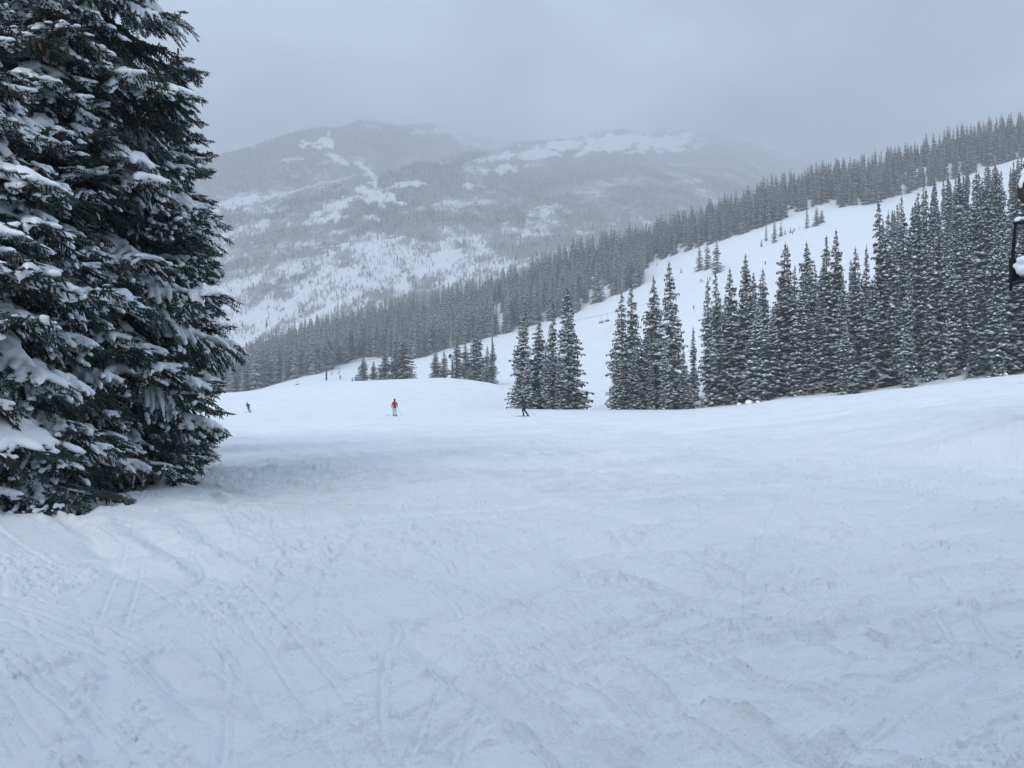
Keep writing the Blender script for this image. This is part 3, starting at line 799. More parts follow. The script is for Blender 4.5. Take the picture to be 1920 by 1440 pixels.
# the forest beyond the crest: front row one by one, then the rows behind it
G3 = 'front row spruces of the forest beyond the crest'
front = [(1329, 112, 520, 3), (1346, 122, 508, 3), (1358, 118, 560, 1), (1374, 112, 500, 0), (1399, 112, 474, 0), (1420, 106, 560, 4), (1434, 112, 503, 1), (1452, 108, 575, 4), (1465, 112, 455, 1), (1482, 110, 458, 5),
         (1500, 104, 545, 4), (1517, 110, 449, 0), (1536, 102, 560, 2), (1549, 108, 440, 7), (1566, 108, 428, 0), (1581, 101, 520, 1), (1604, 106, 462, 1), (1590, 95, 600, 4), (1622, 108, 458, 3), (1640, 98, 520, 6),
         (1657, 104, 372, 8), (1674, 97, 430, 9), (1690, 102, 395, 8), (1704, 91, 500, 10), (1724, 99, 380, 8), (1742, 92, 440, 9), (1762, 96, 400, 8), (1783, 90, 455, 10), (1806, 93, 410, 9), (1826, 86, 470, 8), (1850, 88, 420, 8), (1872, 81, 400, 10), (1900, 84, 430, 0), (1930, 84, 430, 6), (1962, 82, 440, 0)]
front.sort()
for i, (px, Y, top, k) in enumerate(front):
    look = 'snow-caked spruce' if k in (4, 10) else ('slim spruce' if k in (3, 9) else ('broad spruce' if k in (2, 6) else 'snow-dusted spruce'))
    o = tree_px(KINDS[k], px, Y, top, f'{look} in the front row of the forest, {ORD[i]} from the snowy clearing', G3)
G4 = 'spruces in the depth of the forest beyond the crest'
cnt = 0
tries = 0
placed = [(at(p, Y), Y) for p, Y, t, k in front]
while cnt < 160 and tries < 12000:
    tries += 1
    px = random.uniform(1335, 2010); Y = random.uniform(95, 310)
    lim = 150 if px < 1640 else (150 + (px - 1640) * 1.0)
    if Y > lim: continue
    if px < 1500 and Y < 108 or px < 1640 and Y < 98: continue
    X = at(px, Y)
    if any((X - a) ** 2 + (Y - b) ** 2 < 9.0 for a, b in placed): continue
    zg = gz(X, Y)
    # skyline of the forest as seen from the piste
    sky = np.interp(px, [1330, 1370, 1400, 1440, 1465, 1500, 1550, 1566, 1590, 1625, 1645, 1660, 1700, 1750, 1800, 1860, 1920, 2010], [535, 515, 490, 520, 475, 475, 460, 445, 475, 475, 420, 380, 356, 334, 315, 300, 290, 280])
    Hmax = zpy(Y, sky + random.uniform(0, 40) ** 1.0) - zg
    H = min(random.uniform(15, 25), Hmax)
    if H < 9: continue
    placed.append((X, Y)); cnt += 1
    k = random.choice((0, 1, 1, 3, 4, 5, 6, 7) if px < 1640 else (8, 8, 8, 9, 9, 10, 1, 3, 7))
    look = {8: 'column-shaped', 9: 'lean column-shaped', 10: 'snow-caked column-shaped', 0: 'full-crowned', 1: 'narrow', 3: 'very slim', 4: 'snow-caked', 5: 'open-crowned', 6: 'broad', 7: 'sharply tapering'}[k]
    where = 'its tip on the forest skyline' if H > Hmax - .1 else ('close behind the front row' if Y < 128 else 'deep among the rear rows')
    tree(KINDS[k], X, Y, H, f'{look} spruce in the dense forest, {where}', G4, random.uniform(0.8, 1.0) * (20 / H) ** .35)

# clumps on the knoll
G5 = 'dark spruces of the clump on the knoll by the blue banner'
for kd, px, Y, top, w, lab in [(SMALL[2], 661, 206, 706, .9, 'tiny bushy spruce beside the blue banner on the knoll'), (KINDS[5], 681, 208, 663, 2.0, 'thin open spruce right behind the blue banner'),
        (KINDS[3], 701, 207, 676, 2.2, 'short straggly spruce standing between two gaps on the knoll clump'), (KINDS[7], 720, 207, 652, 1.9, 'spruce with spreading lower boughs, third in the clump by the banner'),
        (KINDS[1], 741, 210, 650, 1.6, 'spruce pressed against the tallest tree of the banner clump'), (KINDS[0], 756, 207, 632, 1.5, 'tallest darkest spruce of the clump by the blue banner'),
        (SMALL[0], 770, 205, 686, 1.1, 'low bushy spruce at the outer foot of the banner clump')]:
    tree_px(kd, px, Y, top, lab, G5, w * (1.3 if kd in KINDS else 1.1))
G6 = 'spruces of the clump around the snow gun on the knoll'
for kd, px, Y, top, w, lab in [(KINDS[0], 817, 206, 655, 1.5, 'dark spruce at the outer end of the clump with the snow gun'), (KINDS[3], 833, 207, 656, 1.6, 'very thin spruce next to the snow gun'),
        (KINDS[5], 856, 209, 624, 1.4, 'open spruce rising just behind the snow gun'), (KINDS[3], 873, 208, 638, 1.5, 'thin spruce between the snow gun and the broadest tree of its clump'),
        (KINDS[2], 892, 207, 612, 1.2, 'broadest and tallest spruce of the snow gun clump'), (KINDS[3], 912, 206, 648, 1.5, 'narrow dark spruce just short of the lift tower'),
        (KINDS[3], 924, 203, 640, 1.5, 'last spruce of the snow gun clump, in front of the lift tower post'), (SMALL[2], 882, 203, 686, 1.3, 'low bushy spruce at the foot of the broadest tree of the snow gun clump'),
        (SMALL[2], 906, 203, 692, 1.3, 'low bushy spruce near the end of the snow gun clump')]:
    tree_px(kd, px, Y, top, lab, G6, w * (1.3 if kd in KINDS else 1.1))
# trees strewn over the piste
G7 = 'small trees strewn across the upper piste'
for kd, px, Y, base, top, w, lab in [(FAR[1], 1428, 330, 462, 446, 1.4, 'tiny lone fir on the upper piste, first of the strewn trees'), (FAR[1], 1436, 345, 452, 416, .9, 'thin snowy fir at the start of the strewn row on the upper piste'),
        (FAR[3], 1452, 340, 455, 410, 1.0, 'half-bare fir, tallest at the lower end of the strewn row'), (FAR[0], 1464, 350, 443, 414, 1.1, 'pointed fir next to the half-bare one on the upper piste'),
        (FAR[1], 1472, 355, 440, 427, 1.3, 'tiny fir in the middle of the strewn row on the upper piste'), (FAR[1], 1482, 358, 437, 424, 1.3, 'tiny pointed fir past the middle of the strewn row'),
        (FAR[2], 1489, 360, 434, 425, 1.5, 'tiny round fir past the middle of the strewn row'), (FAR[1], 1499, 365, 429, 424, 1.5, 'smallest fir of the strewn row, almost snowed under'),
        (FAR[3], 1513, 368, 428, 384, .9, 'snow-plastered fir beside the twin dark firs on the upper piste'), (FAR[2], 1530, 372, 424, 386, 1.3, 'larger of the twin dark firs on the upper piste'),
        (FAR[2], 1541, 378, 418, 392, 1.7, 'smaller of the twin dark firs on the upper piste'), (FAR[2], 1312, 355, 507, 458, 1.2, 'broad fir of the islet on the piste, downhill one'),
        (FAR[4], 1326, 360, 505, 452, 1.1, 'middle fir of the islet on the piste'), (FAR[0], 1344, 352, 512, 440, 1.1, 'tallest fir of the islet on the piste'),
        (FAR[1], 1277, 360, 512, 500, 1.4, 'tiny fir beside the islet on the piste')]:
    # step along the bearing until the ground meets the sight line of the foot
    best = min((abs(CY - FPX * (gz(at(px, yy), yy) - CAMZ) / yy - base), yy) for yy in np.linspace(240, 480, 241))
    tree_px(kd, px, float(best[1]), top, lab, G7, w * 1.2)

# the belt of forest along the ridge
E_X = [300, 440, 540, 610, 680, 775, 830, 925, 965, 1087, 1155, 1205, 1212, 1300, 1422, 1567, 1572, 1646, 1769, 1920, 2100]
E_Y = [744, 738, 722, 698, 668, 674, 656, 630, 620, 583, 553, 535, 494, 468, 428, 372, 388, 381, 340, 294, 240]
GAPS = [(935, 605, 12, 20), (1125, 545, 5, 14), (1022, 590, 5, 14)]
slots = []
tries = 0
grid = {}
while len(slots) < 2300 and tries < 90000:
    tries += 1
    px = random.uniform(330, 2050); Y = random.uniform(290, 545)
    X = at(px, Y)
    z = gz(X, Y)
    py = CY - FPX * (z - CAMZ) / Y
    if py > np.interp(px, E_X, E_Y) + 1: continue
    if Y < 300 + 0.06 * px: continue
    if any(abs(px - a) < c and abs(py - b) < d for a, b, c, d in GAPS): continue
    key = (int(X // 3), int(Y // 3))
    if any((X - a) ** 2 + (Y - b) ** 2 < 4.6 for i in (-1, 0, 1) for j in (-1, 0, 1) for a, b in grid.get((key[0] + i, key[1] + j), ())): continue
    grid.setdefault(key, []).append((X, Y))
    slots.append((px, Y, X, z, np.interp(px, E_X, E_Y) - py))
slots.sort(key=lambda s: s[4])
G8 = 'hazy spruces along the lower edge of the ridge forest'
n_front = 36
slots = sorted(slots[:n_front]) + slots[n_front:]
for i, (px, Y, X, z, d) in enumerate(slots[:n_front]):
    tree(FAR[random.randrange(5)], X, Y, random.uniform(14, 21), f'hazy spruce on the lower edge of the ridge forest, {ORD[i]} counting uphill', G8, random.uniform(1.0, 1.3))
def snag(px, py, H, seed, label):
    rr = random.Random(seed)
    Y = find_y(px, py, 300, 520); X = at(px, Y)
    root = empty('dead_tree', (X, Y, gz(X, Y) - .2))
    t = MB(); t.tube([(0, 0, 0), (.1, 0, H * .5), (.25, .1, H)], [.28, .2, .06], 7)
    obj('trunk', t.mesh('dead_trunk', M_SNAG), root)
    for k in range(9):
        z = H * rr.uniform(.3, .95); a = rr.uniform(0, 6.28); l = rr.uniform(.8, 2.0) * (1.2 - z / H)
        b = MB(); b.tube([(.1, 0, z), (.1 + math.cos(a) * l, math.sin(a) * l, z + rr.uniform(-.3, .5))], [.07, .02], 5)
        obj('branch', b.mesh('dead_branch', M_SNAG), root)
    tag(root, label, 'tree', 'bare dead trees at the ridge forest edge')
M_SNAG = simple('weathered_snag', (.30, .29, .28), .9)
snag(1128, 566, 17, 1, 'bare pale dead tree in the small notch of the ridge forest, between two spruce clusters')
snag(1166, 550, 18, 2, 'bare pale dead tree at the ridge forest edge above the lift cables')
snag(1207, 533, 15, 3, 'bare dead tree at the corner where the ridge forest edge steps back')
snag(845, 655, 16, 4, 'bare pale dead tree behind the snow gun clump')

def coarse(seed, R):
    rr = random.Random(seed); mb = MB(); sb = MB(); H = 18.0; z = 0.8
    while z < H - .4:
        f = z / H; rad = max(.2, R * (1 - f) ** .72)
        a0 = rr.uniform(0, 6.28)
        for k in range(5):
            a = a0 + 1.2566 * k + rr.uniform(-.3, .3); ln = rad * rr.uniform(.7, 1.2); w = .25 + ln * .35
            c, s = math.cos(a), math.sin(a); dz = -ln * rr.uniform(.35, .8)
            mb.add([(0, 0, z + .3), (c * ln * .7 - s * w, s * ln * .7 + c * w, z + dz * .7 - .2), (c * ln, s * ln, z + dz), (c * ln * .7 + s * w, s * ln * .7 - c * w, z + dz * .7 - .2)], [(0, 1, 2), (0, 2, 3)])
        z += rr.uniform(.75, 1.1)
    mb.tube([(0, 0, -1), (0, 0, H)], [.2, .03], 4, False)
    return np.concatenate(mb.V), np.concatenate(mb.F)
CO = [coarse(400 + i, R) for i, R in enumerate((2.3, 1.8, 2.7, 2.1))]
Vs, Fs, nb = [], [], 0
for (px, Y, X, z, d) in slots[n_front:]:
    V, F = CO[random.randrange(4)]
    s = random.uniform(14, 23) / 18.0; w = random.uniform(1.0, 1.45); a = random.uniform(0, 6.28); c, sn_ = math.cos(a), math.sin(a)
    Vs.append(np.stack([X + (V[:, 0] * c - V[:, 1] * sn_) * s * w, Y + (V[:, 0] * sn_ + V[:, 1] * c) * s * w, z - .2 + V[:, 2] * s], axis=1))
    Fs.append(F + nb); nb += len(V)
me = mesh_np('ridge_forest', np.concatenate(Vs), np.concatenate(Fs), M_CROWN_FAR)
tag(obj('ridge_forest', me), 'hazy grey mass of spruce forest along the ridge above the piste', 'forest', kind='stuff')

# ------------------------------------------------------------------ the big spruces beside the piste
def frame_of(d, up=Vector((0, 0, 1))):
    d = d.normalized()
    s = d.cross(up)
    s = s.normalized() if s.length > 1e-4 else Vector((1, 0, 0))
    return d, s, s.cross(d)

def bough(seed, L, droop, lift, heavy):
    """one bough along +x: woody stem, side twigs, needle shoots; and the snow it carries"""
    rr = random.Random(seed)
    fo = MB(); sn_pts = []
    def spine(t):
        return Vector((L * t, 0.05 * L * math.sin(t * 4 + seed), -droop * L * t + lift * L * t ** 3))
    shoots_V, shoots_F = [], []
    def shoot(p, d, ln, r):
        d, s, u = frame_of(d)
        b = len(shoots_V)
        m = p + d * ln * 0.45
        tip = p + d * ln
        shoots_V.extend([p, m + u * r, m - s * r * 0.87 - u * r * .5, m + s * r * 0.87 - u * r * .5, tip])
        shoots_F.extend([(b, b + 1, b + 2), (b, b + 2, b + 3), (b, b + 3, b + 1), (b + 1, b + 4, b + 2), (b + 2, b + 4, b + 3), (b + 3, b + 4, b + 1)])
    fo.tube([spine(i / 6) for i in range(7)], [0.022 * (1 - i / 7.5) for i in range(7)], 5, False)
    t = 0.14
    side = 1
    while t < 1.0:
        p = spine(t)
        tan = (spine(min(1, t + .02)) - spine(t - .02)).normalized()
        _, s, u = frame_of(tan)
        ln = L * (0.34 * math.sin(math.pi * min(1, 0.18 + 0.78 * (1 - t))) + 0.05) * rr.uniform(.7, 1.2)
        ang = rr.uniform(0.6, 0.95)
        d0 = (tan * math.cos(ang) + s * side * math.sin(ang) + u * rr.uniform(-.25, .1)).normalized()
        q = p.copy(); d = d0.copy(); step = 0.045; k = int(ln / step)
        pts = [q.copy()]
        for i in range(k):
            d = (d + Vector((0, 0, -0.035)) + Vector((rr.uniform(-.04, .04), rr.uniform(-.04, .04), rr.uniform(-.03, .03)))).normalized()
            q = q + d * step
            pts.append(q.copy())
            _, s2, u2 = frame_of(d)
            for sg in (-1, 1):
                dd = d * rr.uniform(.55, .9) + s2 * sg * rr.uniform(.5, .9) + u2 * rr.uniform(-.35, .25)
                shoot(q, dd, rr.uniform(.07, .135) * (1.15 - .4 * i / max(1, k)), rr.uniform(.011, .017))
            if rr.random() < .75:
                shoot(q, d * .5 + Vector((rr.uniform(-.3, .3), rr.uniform(-.3, .3), -1)), rr.uniform(.06, .12), .012)
        shoot(q, d, .12, .015)
        if len(pts) > 1:
            fo.tube([pts[0], pts[len(pts) // 2], pts[-1]], [.009, .007, .004], 3, False)
        # where snow sits on this twig
        nz = math.sin(t * 9 + seed * 1.7) * .5 + math.sin(t * 23 + side * 2 + seed) * .3
        if nz > (0.32 - heavy) and len(pts) > 3:
            m = len(pts)
            for i in range(0, m, 2):
                g = 1 - i / m
                if i / m > 0.55 + 0.4 * rr.random() * heavy: break
                sn_pts.append((pts[i] + Vector((0, 0, .035)), (.040 + .045 * g) * (.7 + heavy * .6), d))
        if len(pts) > 3 and rr.random() < .58:
            for c_ in range(rr.choice((1, 1, 2))):
                pc = pts[int((len(pts) - 1) * rr.uniform(.35, .95))]
                for b_ in range(rr.choice((2, 3, 4, 5))):
                    sn_pts.append((pc + Vector((rr.uniform(-.05, .05), rr.uniform(-.05, .05), rr.uniform(.0, .03))) + d * .035 * b_, rr.uniform(.024, .05), d))
        if len(pts) > 2 and rr.random() < .15 + .4 * heavy:
            m = len(pts); i0 = int(m * rr.uniform(.2, .6))
            for i in range(i0, m - (1 if rr.random() < .6 else 0), 1):
                if rr.random() < .22: continue
                sn_pts.append((pts[i] + Vector((rr.uniform(-.012, .012), rr.uniform(-.012, .012), .018)), (.020 + .022 * rr.random()) * (1.15 - .5 * i / m), d))
        side = -side
        t += 0.043 / L * rr.uniform(.7, 1.15)
    fo.add([tuple(v) for v in shoots_V], shoots_F)
    # big cushions on the stem
    t = 0.2
    while t < 0.95:
        if math.sin(t * 9 + seed * 1.7) + heavy * 1.4 + rr.uniform(-.4, .4) > .6:
            r = (.075 + .085 * heavy) * rr.uniform(.7, 1.35)
            sn_pts.append((spine(t) + Vector((0, rr.uniform(-.08, .08) * L, .05)), r, Vector((1, 0, -droop))))
        t += .05
    return fo, sn_pts

def snow_mesh(name, pts, voxel=0.017, ratio=0.35):
    mb = MB()
    for (p, r, d) in pts:
        q = Vector((d.x, d.y, d.z)).to_track_quat('X', 'Z').to_matrix()
        mb.ball(tuple(p), (r * 1.45, r * random.uniform(.9, 1.15), r * random.uniform(.62, .8)), 1, q, 0.06)
    me = mb.mesh('tmp', M_SNOW)
    o = bpy.data.objects.new('tmp', me); link(o)
    m = o.modifiers.new('r', 'REMESH'); m.mode = 'VOXEL'; m.voxel_size = voxel
    s = o.modifiers.new('s', 'SMOOTH'); s.factor = 0.5; s.iterations = 3
    dm = o.modifiers.new('d', 'DECIMATE'); dm.ratio = ratio
    dg = bpy.context.evaluated_depsgraph_get()
    out = bpy.data.meshes.new_from_object(o.evaluated_get(dg))
    out.name = name
    bpy.data.objects.remove(o, do_unlink=True)
    out.materials.clear(); out.materials.append(M_SNOW)
    out.polygons.foreach_set('use_smooth', np.ones(len(out.polygons), dtype=bool))
    return out

BOUGHS = []
BSPEC = [(1.0, .45, .20, .2), (1.2, .55, .22, .55), (1.5, .60, .26, .25), (1.6, .70, .25, .75), (2.0, .62, .30, .3), (2.1, .72, .28, .8), (2.5, .60, .30, .35), (2.5, .70, .26, .65), (0.7, .3, .2, .15), (1.8, .5, .34, .05)]
for i, (L, dr, lf, hv) in enumerate(BSPEC):
    fo, sp = bough(10 + i, L, dr, lf, hv)
    BOUGHS.append((L, hv, fo.mesh('spruce_bough', M_NEEDLE), snow_mesh('bough_snow', sp) if len(sp) > 4 else None))

BTIP = {b[2].name: 0.0 for b in BOUGHS}
for (L, dr, lf, hv), b in zip(BSPEC, BOUGHS):
    BTIP[b[2].name] = -dr * L * .86 + lf * L * .86 ** 3
CONES = []
for i in range(3):
    rr = random.Random(60 + i); mb = MB()
    for k in range(13):
        p = Vector((rr.uniform(-.22, .2), rr.uniform(-.2, .2), rr.uniform(-.05, .03)))
        d = Vector((rr.uniform(-.4, .6), rr.uniform(-.4, .4), -1)).normalized() * rr.uniform(.06, .09)
        mb.tube([tuple(p), tuple(p + d * .3), tuple(p + d * .75), tuple(p + d)], [.008, .016, .014, .004], 5)
    CONES.append(mb.mesh('spruce_cones', M_CONE))

def big_spruce(px, Y, H, prof, nb, label, lean=0.0, zmin=0.2, zdense=99, heavy_bias=0.0, seed=1):
    rr = random.Random(seed)
    X = at(px, Y)
    root = empty('spruce_tree', (X, Y, gz(X, Y) - 0.05))
    tk = MB()
    tk.tube([(0, 0, -.4), (0, 0, .3), (0, 0, H * .5), (0, 0, H)], [.24, .19, .12, .02], 12)
    obj('trunk', tk.mesh('trunk', M_BARK), root)
    made = 0
    i = 0
    while made < nb:
        i += 1
        f = (made + rr.random()) / nb
        z = zmin + (H - zmin - .15) * f ** 1.12
        R = np.interp(z, *zip(*prof))
        if z > zdense and rr.random() < .5: made += 1; continue
        L = max(.4, R * rr.choice((rr.uniform(.75, .95), rr.uniform(.9, 1.1), rr.uniform(.95, 1.18))))
        a = i * 2.39996 + rr.uniform(-.3, .3)
        c = [b for b in BOUGHS if b[0] < L * 1.45 and b[0] > L * .62] or [min(BOUGHS, key=lambda b: abs(b[0] - L))]
        b = rr.choice(c)
        br = bpy.data.objects.new('branch', b[2]); link(br); br.parent = root
        br.location = (0, 0, z + .25 * L)
        s = L / b[0]
        br.scale = (s, s * rr.uniform(.85, 1.15), s * rr.uniform(.85, 1.1))
        pitch = rr.uniform(-.06, .34) + (0.16 if z < 2.5 else 0.0)
        br.rotation_euler = (rr.uniform(-.15, .15), pitch, a)
        if b[3] is not None and rr.random() < .80:
            so = bpy.data.objects.new('snow_load', b[3]); link(so); so.parent = br; so['kind'] = 'stuff'
        if z > 5.0 and rr.random() < .6:
            cm = bpy.data.objects.new('cones', CONES[rr.randrange(3)]); link(cm); cm.parent = br; cm['kind'] = 'stuff'
            tb = b[0]; cm.location = (tb * .86, 0, BTIP[b[2].name])
        made += 1
    tag(root, label, 'tree', 'big spruces beside the piste')
    return root

big_spruce(172, 14.6, 16.5, [(0, 1.75), (1.6, 1.9), (2.8, 2.25), (4.5, 2.25), (7, 1.95), (9.5, 1.5), (13, .8), (16.5, .15)], 285, 'huge snow-laden spruce, broadest and tallest of the three dark spruces beside the piste', zdense=10.5, seed=3)
big_spruce(-70, 10.6, 7.6, [(0, 1.6), (1.5, 1.75), (3.5, 1.6), (5, 1.2), (7.6, .3)], 230, 'smaller snow-heaped spruce cut by the picture edge, in front of the huge one', seed=8)
big_spruce(70, 12.8, 11, [(0, 1.5), (3, 1.5), (6, 1.2), (9, .8), (11, .15)], 230, 'dense spruce filling the gap between the huge one and the smaller snow-heaped one', seed=21)
big_spruce(334, 17.2, 9.5, [(0, .98), (1.2, .95), (3, .9), (5, .9), (7, .75), (9.5, .1)], 150, 'slimmer spruce standing tight behind the huge one, its low boughs over the piste', seed=12)

# darker spruces behind the three, closing the gaps between them
for px, Y, H, k, lab in [(-190, 19, 17, 0, 'spruce half seen through the gap beside the smaller snow-heaped one'), (60, 21, 18, 2, 'spruce hidden close behind the huge one'), (205, 20.5, 15, 0, 'spruce hidden behind the shoulder of the huge one'), (-60, 26, 20, 6, 'tall spruce showing only as dark gaps between the big ones')]:
    tree(KINDS[k], at(px, Y), Y, H, lab, 'spruces close behind the big ones', .72)

# unseen spruces added behind the camera to shade the near snow
for i, (x, y, H, k) in enumerate([(-15, -13, 20, 6), (-10, -14, 22, 0), (-5, -12, 19, 1), (-1, -15, 21, 2), (4, -13, 20, 6), (9, -16, 21, 0), (15, -14, 18, 1), (-13, -19, 22, 2), (-7, -20, 21, 0), (1, -21, 22, 6), (21, -15, 20, 2), (7, -11, 21, 0), (13, -12, 19, 2)]):
    tree(KINDS[k], x, y, H * (1.12 if -8 < x < 10 else 1.0), f'unseen spruce added behind the viewer for shade, {ORD[i]} along the row', 'unseen spruces added behind the viewer for shade', 1.1)

# ------------------------------------------------------------------ people on skis
def eval_mesh(o, name):
    dg = bpy.context.evaluated_depsgraph_get()
    me = bpy.data.meshes.new_from_object(o.evaluated_get(dg))
    me.name = name
    return me

def person(X, Y, heading, height, cols, pose, label, detail=True):
    """back view skier; pose: dict of joint offsets (metres for a 1.75 m body)"""
    jacket, trousers, hat, gear = cols
    J = dict(pelvis=(0, 0, .92), waist=(0, .02, 1.08), chest=(0, .06, 1.32), neck=(0, .09, 1.48), head0=(0, .11, 1.56), head1=(0, .12, 1.70),
             shL=(-.18, .06, 1.42), elL=(-.30, .06, 1.18), haL=(-.33, .22, 1.02), fiL=(-.33, .30, .99),
             shR=(.18, .06, 1.42), elR=(.30, .06, 1.18), haR=(.33, .22, 1.02), fiR=(.33, .30, .99),
             hiL=(-.10, 0, .88), knL=(-.13, .12, .50), anL=(-.14, 0, .12), toL=(-.14, .16, .07),
             hiR=(.10, 0, .88), knR=(.13, .12, .50), anR=(.14, 0, .12), toR=(.14, .16, .07))
    J.update(pose)
    Rr = dict(pelvis=.15, waist=.145, chest=.175, neck=.06, head0=.085, head1=.10, shL=.085, elL=.062, haL=.05, fiL=.04, shR=.085, elR=.062, haR=.05, fiR=.04,
              hiL=.105, knL=.078, anL=.065, toL=.055, hiR=.105, knR=.078, anR=.065, toR=.055)
    E = [('pelvis', 'waist'), ('waist', 'chest'), ('chest', 'neck'), ('neck', 'head0'), ('head0', 'head1'), ('chest', 'shL'), ('shL', 'elL'), ('elL', 'haL'), ('haL', 'fiL'),
         ('chest', 'shR'), ('shR', 'elR'), ('elR', 'haR'), ('haR', 'fiR'), ('pelvis', 'hiL'), ('hiL', 'knL'), ('knL', 'anL'), ('anL', 'toL'), ('pelvis', 'hiR'), ('hiR', 'knR'), ('knR', 'anR'), ('anR', 'toR')]
    names = list(J)
    me = bpy.data.meshes.new('body')
    me.from_pydata([J[n] for n in names], [(names.index(a), names.index(b)) for a, b in E], [])
    o = bpy.data.objects.new('tmp', me); link(o)
    o.modifiers.new('skin', 'SKIN')
    for i, nme in enumerate(names):
        sv = me.skin_vertices[0].data[i]
        sv.radius = (Rr[nme] * (1.0 if nme.startswith('head') else 1.14), Rr[nme] * (.78 if nme in ('chest', 'waist', 'pelvis') else 1))
        sv.use_root = nme == 'pelvis'
    sb = o.modifiers.new('sub', 'SUBSURF'); sb.levels = 2 if detail else 1
    body = eval_mesh(o, 'person_body')
    bpy.data.objects.remove(o, do_unlink=True)
    body.materials.clear()
    for m in (jacket, trousers, gear): body.materials.append(m)
    for p in body.polygons:
        z = p.center.z
        arm = abs(p.center.x) > .22
        dh = min((p.center - Vector(J['fiL'])).length, (p.center - Vector(J['fiR'])).length)
        p.material_index = 2 if (z < .2 or dh < .11) else (1 if z < .86 and not arm else 0)
        p.use_smooth = True
    s = height / 1.78
    root = empty('person', (X, Y, gz(X, Y) + .02), heading, s)
    obj('body', body, root)
    hm = MB(); hc = Vector(J['head1'])
    hm.ball(tuple(hc + Vector((0, -.005, .01))), (.118, .132, .125), 2)
    obj('helmet', hm.mesh('helmet', hat, True), root)
    if detail:
        gg = MB(); gg.box(tuple(hc + Vector((0, .115, -.02))), (.17, .05, .075), .02)
        obj('goggles', gg.mesh('goggles', M_BLACK, True), root)
    tag(root, label, 'person')
    return root, J, s

M_RED = simple('red_jacket', (0.22, 0.004, 0.010), .7, noise=.2)
M_WHITE = simple('pale_trousers', (0.33, 0.39, 0.43), .75, noise=.1)
M_NAVY = simple('navy_jacket', (0.004, 0.009, 0.032), .7, noise=.2)
M_DARK = simple('black_trousers', (0.005, 0.006, 0.008), .75)
M_CHAR = simple('charcoal_jacket', (0.010, 0.013, 0.017), .75)
M_SKI = simple('ski_topsheet', (0.02, 0.022, 0.03), .4)
M_POLE = simple('ski_pole_alloy', (0.18, 0.19, 0.21), .4, .5)

def ski(root, foot, yaw, label, ln=1.7):
    mb = MB()
    n = 9; V = []; F = []
    for i in range(n):
        t = i / (n - 1); y = (t - .45) * ln
        w = .05 * (1 - .25 * math.sin(math.pi * t)) * (1 if i < n - 1 else .35)
        z = .012 + (.10 * max(0, (t - .86) / .14) ** 2) + .02 * max(0, (.08 - t) / .08)
        V += [(-w, y, z), (w, y, z), (w, y, z + .014), (-w, y, z + .014)]
        if i:
            p, q = (i - 1) * 4, i * 4
            for a, b in ((0, 1), (1, 2), (2, 3), (3, 0)): F.append((p + a, p + b, q + b, q + a))
    F += [(3, 2, 1, 0), (n * 4 - 4, n * 4 - 3, n * 4 - 2, n * 4 - 1)]
    mb.add(V, F)
    o = empty('ski', (0, 0, 0))
    b = MB(); b.box((0, 0, .045), (.07, .30, .04), .01); b.box((0, -.12, .075), (.06, .07, .05), .01)
    obj('blade', mb.mesh('ski_blade', M_SKI), o); obj('binding', b.mesh('ski_binding', M_BLACK), o)
    M = Matrix.Translation(root.location) @ Matrix.Rotation(root.rotation_euler.z, 4, 'Z') @ Matrix.Scale(root.scale.x, 4)
    wp = M @ Vector((foot[0], foot[1] + .06, 0))
    o.location = (wp.x, wp.y, gz(wp.x, wp.y) + .005)
    o.rotation_euler = (0, 0, root.rotation_euler.z + yaw)
    tag(o, label, 'ski', 'skis under the skiers')

def pole(root, hand, tip, label):
    M = Matrix.Translation(root.location) @ Matrix.Rotation(root.rotation_euler.z, 4, 'Z') @ Matrix.Scale(root.scale.x, 4)
    a = M @ Vector(hand); b = M @ Vector(tip)
    b.z = max(b.z, gz(b.x, b.y) + .02)
    o = empty('ski_pole', tuple(b))
    d = a - b
    s = MB(); s.tube([(0, 0, 0), tuple(d * 1.04)], [.010, .013], 6)
    k = MB(); k.tube([tuple(d * .06), tuple(d * .075)], [.05, .045], 8)
    g = MB(); g.tube([tuple(d * .98), tuple(d * 1.10)], [.02, .022], 6)
    obj('shaft', s.mesh('pole_shaft', M_POLE), o); obj('basket', k.mesh('pole_basket', M_BLACK), o); obj('grip', g.mesh('pole_grip', M_BLACK), o)
    tag(o, label, 'ski pole', 'ski poles of the skiers')

# skier in red: upright, seen from behind, one pole trailing out
Yr = 79.0
r_, J, s_ = person(at(740, Yr), Yr, math.radians(12), 1.75, (M_RED, M_WHITE, M_DARK, M_DARK),
                   dict(haL=(-.27, .10, .96), fiL=(-.26, .16, .88), elL=(-.265, .02, 1.18), elR=(.265, .04, 1.18), haR=(.26, .14, 1.0), fiR=(.27, .22, .96), hiL=(-.09, 0, .88), hiR=(.09, 0, .88), knL=(-.09, .10, .5), knR=(.11, .10, .5), anL=(-.08, 0, .12), toL=(-.08, .15, .07), anR=(.14, 0, .12), toR=(.15, .15, .07)),
                   'skier in red jacket and pale trousers with black helmet, gliding away')
ski(r_, J['anL'], math.radians(60), 'dark ski under the red skier, on the uphill foot')
ski(r_, J['anR'], math.radians(64), 'dark ski under the red skier, on the downhill foot')
pole(r_, J['fiR'], (.72, -.15, .1), 'ski pole held out from the body of the red skier')
pole(r_, J['fiL'], (-.18, -.1, .12), 'ski pole held close to the leg of the red skier')
